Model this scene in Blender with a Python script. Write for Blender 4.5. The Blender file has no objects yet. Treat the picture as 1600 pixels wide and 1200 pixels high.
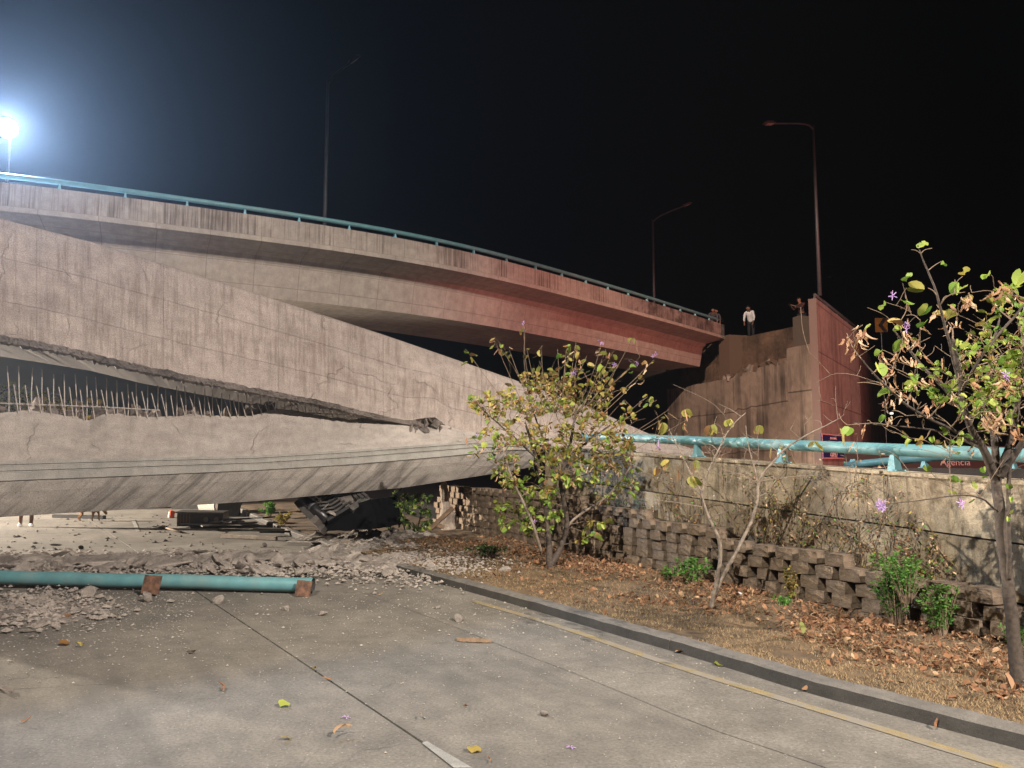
import bpy, bmesh, math, random
import numpy as np
from mathutils import Vector, Matrix, noise, Euler

random.seed(7)
R = math.radians
S = bpy.context.scene
COL = S.collection

# ------------------------------------------------------------------ camera
EYE = Vector((0.0, 0.0, 1.6))
PITCH = math.atan(0.1)
cam = bpy.data.cameras.new("camera")
cam.sensor_width = 36.0
cam.lens = 27.0
cam.clip_start = 0.05
cam.clip_end = 1000.0
cam_ob = bpy.data.objects.new("camera", cam)
cam_ob.location = EYE
cam_ob.rotation_euler = (R(90) + PITCH, 0, 0)
COL.objects.link(cam_ob)
S.camera = cam_ob

# ------------------------------------------------------------------ exposure
S.view_settings.view_transform = 'Standard'
S.view_settings.look = 'None'
S.view_settings.exposure = 0.0
S.view_settings.gamma = 1.0
S.view_settings.use_curve_mapping = False
S.cycles.max_bounces = 8
S.cycles.volume_bounces = 0
S.cycles.sample_clamp_indirect = 4.0
S.cycles.use_denoising = True

# ------------------------------------------------------------------ night sky
W = bpy.data.worlds.new("World")
S.world = W
W.use_nodes = True
wn_ = W.node_tree.nodes
bgn = wn_.get('Background') or wn_.new('ShaderNodeBackground')
sky = wn_.new('ShaderNodeTexSky')
sky.sky_type = 'NISHITA'
sky.sun_disc = False
sky.sun_elevation = R(-6)
sky.sun_rotation = R(200)
W.node_tree.links.new(sky.outputs[0], bgn.inputs[0])
bgn.inputs[1].default_value = 0.05


# ------------------------------------------------------------------ lamps of the place, plus one added spot
def lamp(name, kind, loc, target, power, color, radius=0.15, cone=None, blend=0.5):
    l = bpy.data.lights.new(name, kind)
    l.energy = power
    l.color = color
    l.shadow_soft_size = radius
    if kind == 'SPOT':
        l.spot_size = R(cone)
        l.spot_blend = blend
    o = bpy.data.objects.new(name, l)
    o.location = loc
    d = Vector(target) - Vector(loc)
    o.rotation_euler = d.to_track_quat('-Z', 'Y').to_euler()
    COL.objects.link(o)
    return o


# high work light behind the photographer on the right: key
lamp("work_or_fill_light", 'SPOT', (14, -12, 16), (-4.8, 12.0, 2.2), 60000, (1.0, 0.88, 0.78), 0.12, 52, 0.75)
# second work light behind on the left, aimed at the verge and wall
lamp("work_or_fill_light", 'SPOT', (-6.5, -7, 15.5), (4.0, 9.3, 0.9), 27000, (1.0, 0.90, 0.76), 0.08, 46, 0.9)
# added fill spot, not a lamp of the place; brightens the abutment front
lamp("work_or_fill_light", 'SPOT', (-6.5, -7, 16.2), (12.8, 36, 4.0), 86000, (1.0, 0.76, 0.60), 0.1, 25, 0.7)
# light standing under the standing overpass, beyond the fallen span
lamp("work_or_fill_light", 'SPOT', (-27, 21.5, 4.6), (-8, 18.5, 0.0), 90000, (1.0, 0.86, 0.70), 0.12, 56, 0.4)
# red beacon of the emergency vehicles on the ramp, out of frame on the right
lamp("red_beacon", 'SPOT', (19, 9, 3.4), (5.5, 35, 6.5), 14000, (1.0, 0.27, 0.22), 0.2, 64, 0.7)


# ------------------------------------------------------------------ geometry helpers
def ray(px, py):
    u = (px - 800) / 1200.0
    v = (600 - py) / 1200.0
    c, s = math.cos(PITCH), math.sin(PITCH)
    return Vector((u, c - v * s, s + v * c))


def at(px, py, Y):
    r = ray(px, py)
    return EYE + r * (Y / r.y)


def gr(px, py, z=0.0):
    r = ray(px, py)
    return EYE + r * ((z - EYE.z) / r.z)


def pl(px, py, p0, n):
    r = ray(px, py)
    return EYE + r * ((Vector(p0) - EYE).dot(n) / r.dot(n))


def tag(o, label=None, cat=None, group=None, kind=None):
    if label: o['label'] = label
    if cat: o['category'] = cat
    if group: o['group'] = group
    if kind: o['kind'] = kind
    return o


def empty(name, loc, label=None, cat=None, group=None, kind=None, rz=0.0):
    o = bpy.data.objects.new(name, None)
    o.empty_display_size = 0.2
    o.location = Vector(loc)
    o.rotation_euler = (0, 0, rz)
    COL.objects.link(o)
    return tag(o, label, cat, group, kind)


def put(name, me, parent=None, loc=(0, 0, 0), rot=(0, 0, 0), scale=(1, 1, 1)):
    o = bpy.data.objects.new(name, me)
    o.location = loc
    o.rotation_euler = rot
    o.scale = scale
    if parent is not None:
        o.parent = parent
    COL.objects.link(o)
    return o


class MB:
    """collects geometry in world space, builds ONE mesh object"""
    def __init__(self):
        self.v, self.f, self.uv = [], [], {}

    def add(self, vs, fs, uvs=None):
        b = len(self.v)
        self.v += [tuple(p) for p in vs]
        for i, f in enumerate(fs):
            if uvs is not None:
                self.uv[len(self.f)] = uvs[i]
            self.f.append(tuple(b + k for k in f))
        return self

    def box(self, c, size, rot=None, jit=0.0):
        sx, sy, sz = size[0] / 2, size[1] / 2, size[2] / 2
        vs = [Vector((x * sx, y * sy, z * sz)) for x in (-1, 1) for y in (-1, 1) for z in (-1, 1)]
        if jit:
            vs = [p + Vector([random.uniform(-jit, jit) for _ in range(3)]) for p in vs]
        if rot is not None:
            m = rot if isinstance(rot, Matrix) else Euler(rot).to_matrix()
            vs = [m @ p for p in vs]
        vs = [p + Vector(c) for p in vs]
        self.add(vs, [(0, 1, 3, 2), (4, 6, 7, 5), (0, 4, 5, 1), (2, 3, 7, 6), (0, 2, 6, 4), (1, 5, 7, 3)])
        return self

    def bar(self, a, b, w, h, up=(0, 0, 1)):
        a, b = Vector(a), Vector(b)
        t = (b - a).normalized()
        s = t.cross(Vector(up))
        if s.length < 1e-4: s = t.cross(Vector((1, 0, 0)))
        s.normalize()
        n = s.cross(t)
        m = Matrix((s, t, n)).transposed()
        return self.box((a + b) / 2, (w, (b - a).length, h), m)

    def tube(self, pts, radii, n=8, cap=True):
        pts = [Vector(p) for p in pts]
        if not hasattr(radii, '__len__'): radii = [radii] * len(pts)
        b = len(self.v)
        prev = None
        for i, p in enumerate(pts):
            t = (pts[min(i + 1, len(pts) - 1)] - pts[max(i - 1, 0)])
            if t.length < 1e-7: t = Vector((0, 0, 1))
            t.normalize()
            if prev is None:
                prev = t.orthogonal().normalized()
            s = (prev - t * prev.dot(t))
            if s.length < 1e-5: s = t.orthogonal()
            s.normalize()
            prev = s
            q = t.cross(s)
            for k in range(n):
                a = 2 * math.pi * k / n
                self.v.append(tuple(p + (s * math.cos(a) + q * math.sin(a)) * radii[i]))
        for i in range(len(pts) - 1):
            for k in range(n):
                k2 = (k + 1) % n
                self.f.append((b + i * n + k, b + i * n + k2, b + (i + 1) * n + k2, b + (i + 1) * n + k))
        if cap:
            self.f.append(tuple(b + k for k in reversed(range(n))))
            self.f.append(tuple(b + (len(pts) - 1) * n + k for k in range(n)))
        return self

    def mesh(self, name, mat, smooth=False, origin=None):
        me = bpy.data.meshes.new(name)
        vs = self.v
        if origin is not None:
            o = Vector(origin)
            vs = [(p[0] - o.x, p[1] - o.y, p[2] - o.z) for p in vs]
        me.from_pydata(vs, [], self.f)
        if self.uv:
            lay = me.uv_layers.new(name="uv")
            k = 0
            for i, f in enumerate(self.f):
                uu = self.uv.get(i)
                for j in range(len(f)):
                    lay.data[k].uv = uu[j] if uu else (0, 0)
                    k += 1
        if mat: me.materials.append(mat)
        if smooth:
            me.polygons.foreach_set('use_smooth', [True] * len(me.polygons))
        me.update()
        return me

    def build(self, name, mat, parent=None, smooth=False, origin=None):
        org = parent.location if parent is not None else (origin or (0, 0, 0))
        me = self.mesh(name, mat, smooth, org)
        return put(name, me, parent, (0, 0, 0) if parent is not None else org)


def loft(rings, closed=True, caps=True, mb=None):
    """rings: list of stations, each a list of points; UV in metres (along, across)"""
    mb = mb or MB()
    n, m = len(rings), len(rings[0])
    us = [0.0]
    for i in range(1, n):
        us.append(us[-1] + (Vector(rings[i][0]) - Vector(rings[i - 1][0])).length)
    mid = rings[n // 2]
    vs = [0.0]
    for j in range(1, m + 1):
        vs.append(vs[-1] + (Vector(mid[j % m]) - Vector(mid[j - 1])).length)
    b = len(mb.v)
    for r in rings: mb.v += [tuple(p) for p in r]
    for i in range(n - 1):
        for j in range(m if closed else m - 1):
            j2 = (j + 1) % m
            mb.uv[len(mb.f)] = [(us[i], vs[j]), (us[i], vs[j + 1]), (us[i + 1], vs[j + 1]), (us[i + 1], vs[j])]
            mb.f.append((b + i * m + j, b + i * m + j2, b + (i + 1) * m + j2, b + (i + 1) * m + j))
    if caps and closed:
        mb.f.append(tuple(b + j for j in reversed(range(m))))
        mb.f.append(tuple(b + (n - 1) * m + j for j in range(m)))
    return mb


def lerp(a, b, t): return a + (b - a) * t


def ip(x, xs, ys): return float(np.interp(x, xs, ys))


def fbm(p, s=1.0, o=4):
    return noise.fractal(Vector(p) * s, 1.0, 2.0, o)


def chaikin(pts, k=2):
    pts = [Vector(p) for p in pts]
    for _ in range(k):
        q = [pts[0]]
        for a, b in zip(pts[:-1], pts[1:]):
            q += [a * .75 + b * .25, a * .25 + b * .75]
        q.append(pts[-1])
        pts = q
    return pts


def resample(pts, step):
    pts = [Vector(p) for p in pts]
    L = [0.0]
    for a, b in zip(pts[:-1], pts[1:]): L.append(L[-1] + (b - a).length)
    n = max(2, int(L[-1] / step) + 1)
    out = []
    for i in range(n):
        d = L[-1] * i / (n - 1)
        out.append(Vector([float(np.interp(d, L, [p[k] for p in pts])) for k in range(3)]))
    return out


# ------------------------------------------------------------------ materials
class NT:
    def __init__(self, name):
        self.m = bpy.data.materials.new(name)
        self.m.use_nodes = True
        self.t = self.m.node_tree
        self.p = self.t.nodes['Principled BSDF']
        self.out = self.t.nodes['Material Output']

    def n(self, typ, **kw):
        nd = self.t.nodes.new(typ)
        for k, v in kw.items(): setattr(nd, k, v)
        return nd

    def l(self, a, b): self.t.links.new(a, b)

    def coord(self, kind='Object'):
        return self.n('ShaderNodeTexCoord').outputs[kind]

    def mapping(self, vec, scale=(1, 1, 1), rot=(0, 0, 0), loc=(0, 0, 0)):
        m = self.n('ShaderNodeMapping')
        m.inputs['Scale'].default_value = scale
        m.inputs['Rotation'].default_value = rot
        m.inputs['Location'].default_value = loc
        self.l(vec, m.inputs[0])
        return m.outputs[0]

    def noise(self, vec, scale, detail=6, rough=.6):
        t = self.n('ShaderNodeTexNoise')
        t.inputs['Scale'].default_value = scale
        t.inputs['Detail'].default_value = detail
        t.inputs['Roughness'].default_value = rough
        self.l(vec, t.inputs['Vector'])
        return t.outputs['Fac']

    def voro(self, vec, scale, feature='F1', out='Distance'):
        t = self.n('ShaderNodeTexVoronoi', feature=feature)
        t.inputs['Scale'].default_value = scale
        self.l(vec, t.inputs['Vector'])
        return t.outputs[out]

    def ramp(self, fac, stops, interp='LINEAR'):
        r = self.n('ShaderNodeValToRGB')
        r.color_ramp.interpolation = interp
        e = r.color_ramp.elements
        while len(e) < len(stops): e.new(.5)
        for i, (p, c) in enumerate(stops):
            e[i].position = p
            e[i].color = (c[0], c[1], c[2], 1) if hasattr(c, '__len__') else (c, c, c, 1)
        self.l(fac, r.inputs[0])
        return r.outputs[0]

    def mix(self, fac, a, b, mode='MIX'):
        m = self.n('ShaderNodeMix', data_type='RGBA', blend_type=mode)
        for s, v in ((m.inputs[0], fac), (m.inputs[6], a), (m.inputs[7], b)):
            if hasattr(v, 'default_value'): self.l(v, s)
            elif hasattr(v, '__len__'): s.default_value = (v[0], v[1], v[2], 1)
            else: s.default_value = v if s.name.startswith('Factor') else (v, v, v, 1)
        return m.outputs[2]

    def math(self, op, a, b=None, c=None):
        m = self.n('ShaderNodeMath', operation=op)
        for s, v in zip(m.inputs, (a, b, c)):
            if v is None: continue
            if hasattr(v, 'default_value'): self.l(v, s)
            else: s.default_value = v
        return m.outputs[0]

    def bump(self, h, strength=.3, dist=.02):
        b = self.n('ShaderNodeBump')
        b.inputs['Strength'].default_value = strength
        b.inputs['Distance'].default_value = dist
        self.l(h, b.inputs['Height'])
        self.l(b.outputs[0], self.p.inputs['Normal'])
        return b

    def fin(self, color, rough=.85, metal=0, spec=.3):
        s = self.p.inputs['Base Color']
        if hasattr(color, 'default_value'): self.l(color, s)
        else: s.default_value = (*color, 1)
        r = self.p.inputs['Roughness']
        if hasattr(rough, 'default_value'): self.l(rough, r)
        else: r.default_value = rough
        self.p.inputs['Metallic'].default_value = metal
        self.p.inputs['Specular IOR Level'].default_value = spec
        return self.m


def concrete(name, c1, c2, coord='Object', scale=1.0, streak=0.0, sdir=(7, .45, 1), srot=0.0, scol=(.06, .05, .045),
             grain=.35, bump=.5, bdist=.012, rough=.88, grid=None, blot=None, pit=0.0, speck=0.0, gstr=.65, crack=0.0):
    N = NT(name)
    v = N.coord(coord)
    big = N.noise(v, .55 * scale, 7, .62)
    col = N.ramp(big, [(.32, c2), (.66, c1)])
    mid = N.noise(v, 4.5 * scale, 6, .65)
    col = N.mix(.55, col, N.ramp(mid, [(.3, .55), (.7, 1.25)]), 'MULTIPLY')
    fine = N.noise(v, 55 * scale, 4, .7)
    col = N.mix(grain, col, N.ramp(fine, [(.3, .35), (.7, 1.5)]), 'MULTIPLY')
    h = N.math('ADD', N.math('MULTIPLY', mid, 1.2), N.math('MULTIPLY', fine, .5))
    if streak:
        if srot:
            mp = N.n('ShaderNodeMapping', vector_type='TEXTURE')
            mp.inputs['Scale'].default_value = (1 / sdir[0], 1 / sdir[1], 1)
            mp.inputs['Rotation'].default_value = (0, 0, srot)
            N.l(v, mp.inputs[0])
            sv = mp.outputs[0]
        else:
            sv = N.mapping(v, sdir)
        s = N.noise(sv, 1.0, 5, .7)
        patch = N.noise(v, .7 * scale, 3, .5)
        s = N.math('ADD', s, N.math('MULTIPLY', N.math('SUBTRACT', patch, .5), .55))
        k = N.ramp(s, [(.47, 0.0), (.66, 1.0)])
        col = N.mix(N.math('MULTIPLY', k, streak), col, scol)
        h = N.math('SUBTRACT', h, N.math('MULTIPLY', k, .4))
    if blot:
        b = N.noise(v, blot[0], 6, .7)
        col = N.mix(N.math('MULTIPLY', N.ramp(b, [(blot[1], 0.0), (blot[1] + .14, 1.0)]), blot[3] if len(blot) > 3 else .8), col, blot[2])
    if pit:
        d = N.voro(v, 16 * scale)
        k = N.ramp(d, [(.05, 1.0), (.22, 0.0)])
        h = N.math('SUBTRACT', h, N.math('MULTIPLY', k, pit))
        col = N.mix(N.math('MULTIPLY', k, .35), col, scol)
    if speck:
        d = N.voro(v, 38 * scale)
        rnd = N.voro(v, 38 * scale, out='Color')
        k = N.math('MULTIPLY', N.ramp(d, [(.10, 1.0), (.2, 0.0)]), N.ramp(rnd, [(.6, 0.0), (.75, 1.0)]))
        col = N.mix(N.math('MULTIPLY', k, speck), col, (.62, .58, .52))
    if crack:
        nv = N.n('ShaderNodeTexNoise'); nv.inputs['Scale'].default_value = 2.2; nv.inputs['Detail'].default_value = 6
        N.l(v, nv.inputs['Vector'])
        dv_ = N.n('ShaderNodeVectorMath', operation='MULTIPLY_ADD')
        N.l(nv.outputs['Color'], dv_.inputs[0]); dv_.inputs[1].default_value = (.5, .5, .5); N.l(v, dv_.inputs[2])
        e = N.voro(dv_.outputs[0], .62, 'DISTANCE_TO_EDGE')
        k = N.math('MULTIPLY', N.ramp(e, [(.002, 1.0), (.012, 0.0)]), N.ramp(N.noise(v, .9, 2, .5), [(.5, 0.0), (.6, 1.0)]))
        col = N.mix(N.math('MULTIPLY', k, crack), col, scol)
        h = N.math('SUBTRACT', h, N.math('MULTIPLY', k, 1.2))
    if grid:
        bt = N.n('ShaderNodeTexBrick', offset=0.0, squash=1.0)
        bt.inputs['Scale'].default_value = 1.0
        bt.inputs['Brick Width'].default_value = grid[0]
        bt.inputs['Row Height'].default_value = grid[1]
        bt.inputs['Mortar Size'].default_value = grid[2]
        bt.inputs['Mortar Smooth'].default_value = .2
        N.l(v, bt.inputs['Vector'])
        g = bt.outputs['Fac']
        col = N.mix(N.math('MULTIPLY', g, gstr), col, scol)
        h = N.math('SUBTRACT', h, N.math('MULTIPLY', g, 1.5))
    N.bump(h, bump, bdist)
    return N.fin(col, rough)


def plain(name, c1, c2=None, scale=8, rough=.6, metal=0, bump=.15, spec=.4, coord='Object', bdist=.004):
    N = NT(name)
    v = N.coord(coord)
    n1 = N.noise(v, scale, 6, .65)
    col = N.ramp(n1, [(.35, c2 or tuple(x * .6 for x in c1)), (.65, c1)])
    N.bump(n1, bump, bdist)
    return N.fin(col, rough, metal, spec)


def leafmat(name, stops, trans=.35, rough=.55):
    N = NT(name)
    oi = N.n('ShaderNodeObjectInfo').outputs['Random']
    ri = N.n('ShaderNodeNewGeometry').outputs['Random Per Island']
    f = N.math('FRACT', N.math('ADD', oi, ri))
    col = N.ramp(f, stops)
    nz = N.noise(N.coord('Object'), 40, 3, .6)
    col = N.mix(.5, col, N.ramp(nz, [(.3, .6), (.7, 1.3)]), 'MULTIPLY')
    N.fin(col, rough, 0, .35)
    tr = N.n('ShaderNodeBsdfTranslucent')
    N.l(col, tr.inputs[0])
    ms = N.n('ShaderNodeMixShader')
    ms.inputs[0].default_value = trans
    N.l(N.p.outputs[0], ms.inputs[1])
    N.l(tr.outputs[0], ms.inputs[2])
    N.l(ms.outputs[0], N.out.inputs['Surface'])
    return N.m


def emit(name, col, strength):
    N = NT(name)
    N.fin((0, 0, 0), .5)
    N.p.inputs['Emission Color'].default_value = (*col, 1)
    N.p.inputs['Emission Strength'].default_value = strength
    return N.m


M = {}
M['road'] = concrete('road_concrete', (.21, .192, .165), (.138, .126, .108), scale=.9, crack=.3, grain=.55, bump=.6, bdist=.006, streak=.5, sdir=(1.5, .13, 1), srot=R(33.5), scol=(.082, .077, .07),
                     blot=(.45, .54, (.095, .09, .082), .6), rough=.9, speck=.35)
M['road_base'] = plain('joint_filler', (.03, .028, .025), rough=.95)
M['soil'] = plain('bare_soil', (.075, .055, .038), (.04, .03, .022), 3, .95, bump=.6, bdist=.03)
M['verge'] = plain('dry_verge', (.16, .108, .06), (.065, .044, .027), 2.2, .95, bump=.7, bdist=.03)
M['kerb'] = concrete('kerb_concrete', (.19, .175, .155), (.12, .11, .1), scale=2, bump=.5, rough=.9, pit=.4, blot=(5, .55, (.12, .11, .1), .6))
M['kerb_face'] = concrete('kerb_face_concrete', (.085, .079, .072), (.05, .047, .043), scale=2, bump=.5, rough=.9, pit=.4)  # darker than the kerb top; used on the road face and underside
M['girder'] = concrete('girder_concrete', (.455, .385, .342), (.335, .283, .252), 'UV', .8, streak=.55, sdir=(12, .9, 1), scol=(.17, .125, .10), grain=.6, bump=.95, bdist=.015, grid=(2.15, .83, .005), pit=.3, gstr=.35, crack=.22)
M['girder_low'] = concrete('girder_top_concrete', (.50, .45, .405), (.36, .32, .287), 'UV', .9, crack=.25, streak=.2, sdir=(5, 2, 1),
                           scol=(.2, .17, .14), grain=.5, bump=.9, bdist=.015, pit=.35)
M['girder_soffit'] = concrete('girder_stained_concrete', (.43, .395, .35), (.30, .275, .25), 'UV', .9, streak=.75, sdir=(8, .55, 1),
                              srot=R(45), scol=(.085, .075, .066), grain=.5, bump=.7, bdist=.012, pit=.5)
M['fascia'] = concrete('girder_fascia_concrete', (.36, .345, .31), (.28, .27, .245), 'UV', 1, streak=.12, grain=.4, bump=.6)
M['broken'] = concrete('broken_concrete', (.40, .34, .30), (.15, .125, .105), 'Object', 4, grain=.8, bump=1.0, bdist=.06, pit=.9)
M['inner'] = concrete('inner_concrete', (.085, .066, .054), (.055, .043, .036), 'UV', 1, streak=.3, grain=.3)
M['bridge'] = concrete('overpass_concrete', (.46, .40, .34), (.36, .31, .265), 'UV', .8, streak=.25, sdir=(5, .7, 1),
                       scol=(.2, .165, .14), grain=.3, bump=.5, grid=(1.32, .62, .012))
M['parapet'] = concrete('parapet_concrete', (.44, .385, .33), (.34, .29, .25), 'UV', .8, streak=.85, sdir=(11, .32, 1),
                        scol=(.085, .06, .045), grain=.3, bump=.4)
M['parapet_soot'] = concrete('sooty_parapet_concrete', (.36, .30, .26), (.26, .21, .18), 'UV', .8, streak=.9, sdir=(5, .4, 1),
                             scol=(.05, .035, .028), grain=.4, bump=.5, blot=(.8, .44, (.05, .035, .028), .85))
M['abut'] = concrete('abutment_concrete', (.42, .31, .245), (.25, .19, .15), 'UV', .7, streak=.92, sdir=(1.5, .09, 1),
                     scol=(.035, .028, .024), grain=.3, bump=.4, grid=(60, 1.95, .03))
M['abut_side'] = concrete('abutment_side_concrete', (.42, .34, .30), (.30, .245, .215), 'UV', .7, streak=.55, sdir=(2.5, .12, 1),
                          scol=(.10, .07, .06), grain=.25, bump=.35, grid=(60, 1.95, .03))
M['dirtwall'] = concrete('sooty_backwall', (.24, .15, .10), (.09, .062, .048), 'UV', 1.2, streak=.5, sdir=(2, .5, 1),
                         scol=(.03, .022, .018), grain=.5, bump=.9, bdist=.05)
M['rwall'] = concrete('retaining_concrete', (.58, .49, .36), (.20, .155, .105), 'UV', 1.2, streak=.75, sdir=(8, .9, 1),
                      scol=(.075, .058, .04), grain=.45, bump=.7, blot=(1.7, .50, (.085, .062, .038), .85))  # stains, plus widened contrast that paints in bright patches and shadows
M['block'] = concrete('split_block', (.30, .225, .16), (.10, .077, .058), 'Object', 1.2, grain=.7, bump=.9, bdist=.02,
                      blot=(6, .56, (.05, .045, .036), .7))
M['backing'] = plain('block_backing', (.03, .026, .022), rough=.95)
def paint(name, c1, c2, chip, rough=.36):
    N = NT(name)
    v = N.coord('Object')
    n1 = N.noise(v, 4, 6, .65)
    col = N.ramp(n1, [(.35, c2), (.65, c1)])
    dust = N.noise(v, 1.7, 8, .75)
    col = N.mix(N.math('MULTIPLY', N.ramp(dust, [(.5, 0.0), (.72, 1.0)]), .55), col, (.2, .2, .18))
    ch = N.noise(v, 26, 5, .75)
    k = N.ramp(ch, [(.66, 0.0), (.70, 1.0)])
    col = N.mix(N.math('MULTIPLY', k, .8), col, chip)
    N.bump(N.math('SUBTRACT', n1, N.math('MULTIPLY', k, .5)), .25, .004)
    return N.fin(col, N.ramp(dust, [(.4, rough), (.7, .75)]), 0, .5)


M['teal'] = paint('teal_paint', (.125, .285, .305), (.09, .22, .24), (.16, .105, .07))
M['teal_foot'] = plain('pale_teal_paint', (.22, .44, .50), (.15, .34, .39), 9, .5)
M['rust'] = plain('rusty_steel', (.20, .105, .065), (.06, .036, .027), 14, .8, .2, .5)
M['steel'] = plain('rebar_steel', (.5, .46, .42), (.36, .31, .27), 20, .6, .3)
M['pole'] = plain('galvanised_pole', (.075, .076, .082), (.055, .055, .06), 3, .5, .2)
M['yellow'] = concrete('worn_yellow_line', (.29, .218, .098), (.22, .176, .095), scale=2, grain=.6, bump=.4, blot=(3.5, .42, (.215, .195, .165), .95))
M['white'] = concrete('worn_white_line', (.29, .285, .262), (.23, .226, .207), scale=2, grain=.4, bump=.3, blot=(4, .56, (.22, .2, .18), .8))
M['rock'] = concrete('rubble_concrete', (.43, .38, .335), (.28, .245, .215), 'Object', 5, grain=.5, bump=.9, bdist=.02)
M['gravel'] = concrete('crushed_chips', (.38, .35, .31), (.25, .228, .2), 'Object', 7, grain=.4, bump=.4)
M['rubble_bed'] = concrete('rubble_dust', (.40, .355, .315), (.19, .165, .145), 'Object', 5, grain=.55, bump=1.0, bdist=.03, pit=.5)
M['bark'] = plain('grey_brown_bark', (.085, .066, .052), (.038, .03, .025), 28, .9, bump=.6, bdist=.006)
M['palebark'] = plain('pale_bark', (.27, .22, .175), (.14, .112, .088), 26, .9, bump=.5, bdist=.005)
M['twig'] = plain('dry_twig', (.24, .175, .12), (.14, .10, .07), 30, .9)
M['leaf_green'] = leafmat('green_leaf', [(0, (.10, .21, .03)), (.4, (.24, .36, .06)), (.75, (.42, .46, .10)), (1, (.14, .25, .04))])
M['leaf_yellow'] = leafmat('yellowing_leaf', [(0, (.16, .19, .035)), (.3, (.31, .28, .06)), (.52, (.42, .35, .09)), (.7, (.30, .16, .055)), (.86, (.17, .09, .04)), (1, (.12, .16, .032))])
M['leaf_dry'] = leafmat('dry_leaf', [(0, (.30, .15, .075)), (.4, (.42, .25, .14)), (.7, (.58, .43, .28)), (1, (.20, .085, .045))], .2, .7)
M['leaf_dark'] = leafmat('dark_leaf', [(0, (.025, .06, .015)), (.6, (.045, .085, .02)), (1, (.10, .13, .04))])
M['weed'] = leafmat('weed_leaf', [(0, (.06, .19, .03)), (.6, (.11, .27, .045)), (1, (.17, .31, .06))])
M['litter'] = leafmat('fallen_leaf', [(0, (.17, .08, .04)), (.3, (.28, .145, .075)), (.55, (.24, .115, .055)), (.7, (.44, .30, .18)), (.85, (.10, .05, .028)), (1, (.33, .2, .11))], .1, .75)
M['straw'] = leafmat('dry_straw', [(0, (.37, .26, .14)), (.5, (.25, .17, .088)), (1, (.48, .365, .21))], .15, .8)
M['petal'] = leafmat('lilac_petal', [(0, (.42, .27, .60)), (.6, (.60, .45, .72)), (1, (.45, .2, .52))], .3)
M['yellow_petal'] = leafmat('yellow_petal', [(0, (.62, .42, .03)), (1, (.7, .55, .08))], .3)
M['black'] = plain('black_metal', (.03, .029, .03), (.012, .012, .013), 10, .34, .3, spec=.5)
M['void_black'] = plain('shadow_black', (.006, .006, .007), (.003, .003, .003), 6, .9, spec=.08)  # near-black that paints in the shadow under the crushed frame
M['darkgrey'] = plain('dark_grey_sheet', (.10, .093, .086), (.055, .052, .048), 6, .55, .2)
M['greybrown'] = plain('dull_board', (.14, .12, .105), (.09, .078, .068), 9, .8)
M['wood'] = plain('weathered_wood', (.21, .14, .088), (.11, .072, .047), 12, .85)
M['paleconc'] = concrete('broken_post_concrete', (.42, .36, .30), (.24, .19, .155), 'Object', 3, grain=.5, bump=.9, bdist=.03)
M['offwhite'] = plain('off_white_sheet', (.62, .60, .58), (.5, .48, .46), 6, .7)
M['skin'] = plain('brown_skin', (.22, .11, .07), (.18, .09, .055), 10, .6)
M['hair'] = plain('black_hair', (.012, .01, .009), rough=.7)
M['shirt_white'] = plain('white_shirt', (.75, .74, .76), (.62, .61, .63), 9, .9)
M['shirt_red'] = plain('dark_red_shirt', (.07, .03, .028), rough=.9)
M['shirt_grey'] = plain('grey_shirt', (.07, .06, .065), rough=.9)
M['trouser'] = plain('dark_trousers', (.02, .02, .026), rough=.9)
M['shoe'] = plain('white_shoe', (.8, .79, .76), (.7, .68, .66), 8, .6)
M['dog'] = plain('tan_coat', (.34, .17, .07), (.2, .10, .045), 9, .9)
M['dog_white'] = plain('white_coat', (.62, .55, .46), rough=.9)
M['orange'] = plain('orange_plastic', (.7, .13, .05), (.55, .1, .04), 6, .5)
M['blue_sign'] = plain('navy_sign', (.035, .03, .17), (.03, .025, .14), 4, .5)
M['pink_sign'] = plain('pale_sign_print', (.8, .5, .5), (.74, .45, .45), 4, .6)
M['faded_print'] = plain('faded_print', (.30, .25, .25), (.26, .21, .21), 4, .7)
M['sign_orange'] = plain('amber_sign', (.19, .08, .012), (.16, .07, .01), 4, .5)
M['sign_dark'] = plain('dark_hoarding', (.022, .016, .014), (.016, .012, .01), 2, .8)
M['lamp_glow'] = emit('floodlight_glass', (1.0, .96, .88), 40)
M['glass_dull'] = plain('dull_lamp_lens', (.5, .42, .36), (.4, .33, .28), 5, .3)
M['plastic'] = plain('clear_plastic_scrap', (.6, .6, .6), (.45, .45, .46), 20, .3)


# ================================================================== SETTING
# ground sheet to the horizon
MB().add([(-140, -60, -.06), (140, -60, -.06), (140, 220, -.06), (-140, 220, -.06)], [(0, 1, 2, 3)]).build('ground', M['soil'])['kind'] = 'structure'

# --- kerb line on the road side (base points read off the ground)
kpx = [(1600, 1174), (1400, 1120), (1262, 1085), (1200, 1064), (1047, 1017), (985, 1000), (800, 944), (670, 908), (617, 893), (508, 858), (440, 833), (360, 793)]
kline = [gr(x, y) for x, y in kpx]
d0 = (kline[0] - kline[2]).normalized()
kline = [kline[0] + d0 * 9, kline[0] + d0 * 4, kline[0] + d0 * 1.5] + kline
dl = (kline[-1] - kline[-3]).normalized()
kline += [kline[-1] + dl * 20, kline[-1] + dl * 60]
kline = resample(chaikin([Vector((p.x, p.y, 0)) for p in kline], 2), .35)


def side(pts, i):
    t = (pts[min(i + 1, len(pts) - 1)] - pts[max(i - 1, 0)]).normalized()
    return Vector((t.y, -t.x, 0))      # right-hand side of travel = towards the verge


def kx(y):   # kerb x at depth y
    ys = [p.y for p in kline]
    return float(np.interp(y, ys, [p.x for p in kline]))


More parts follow.
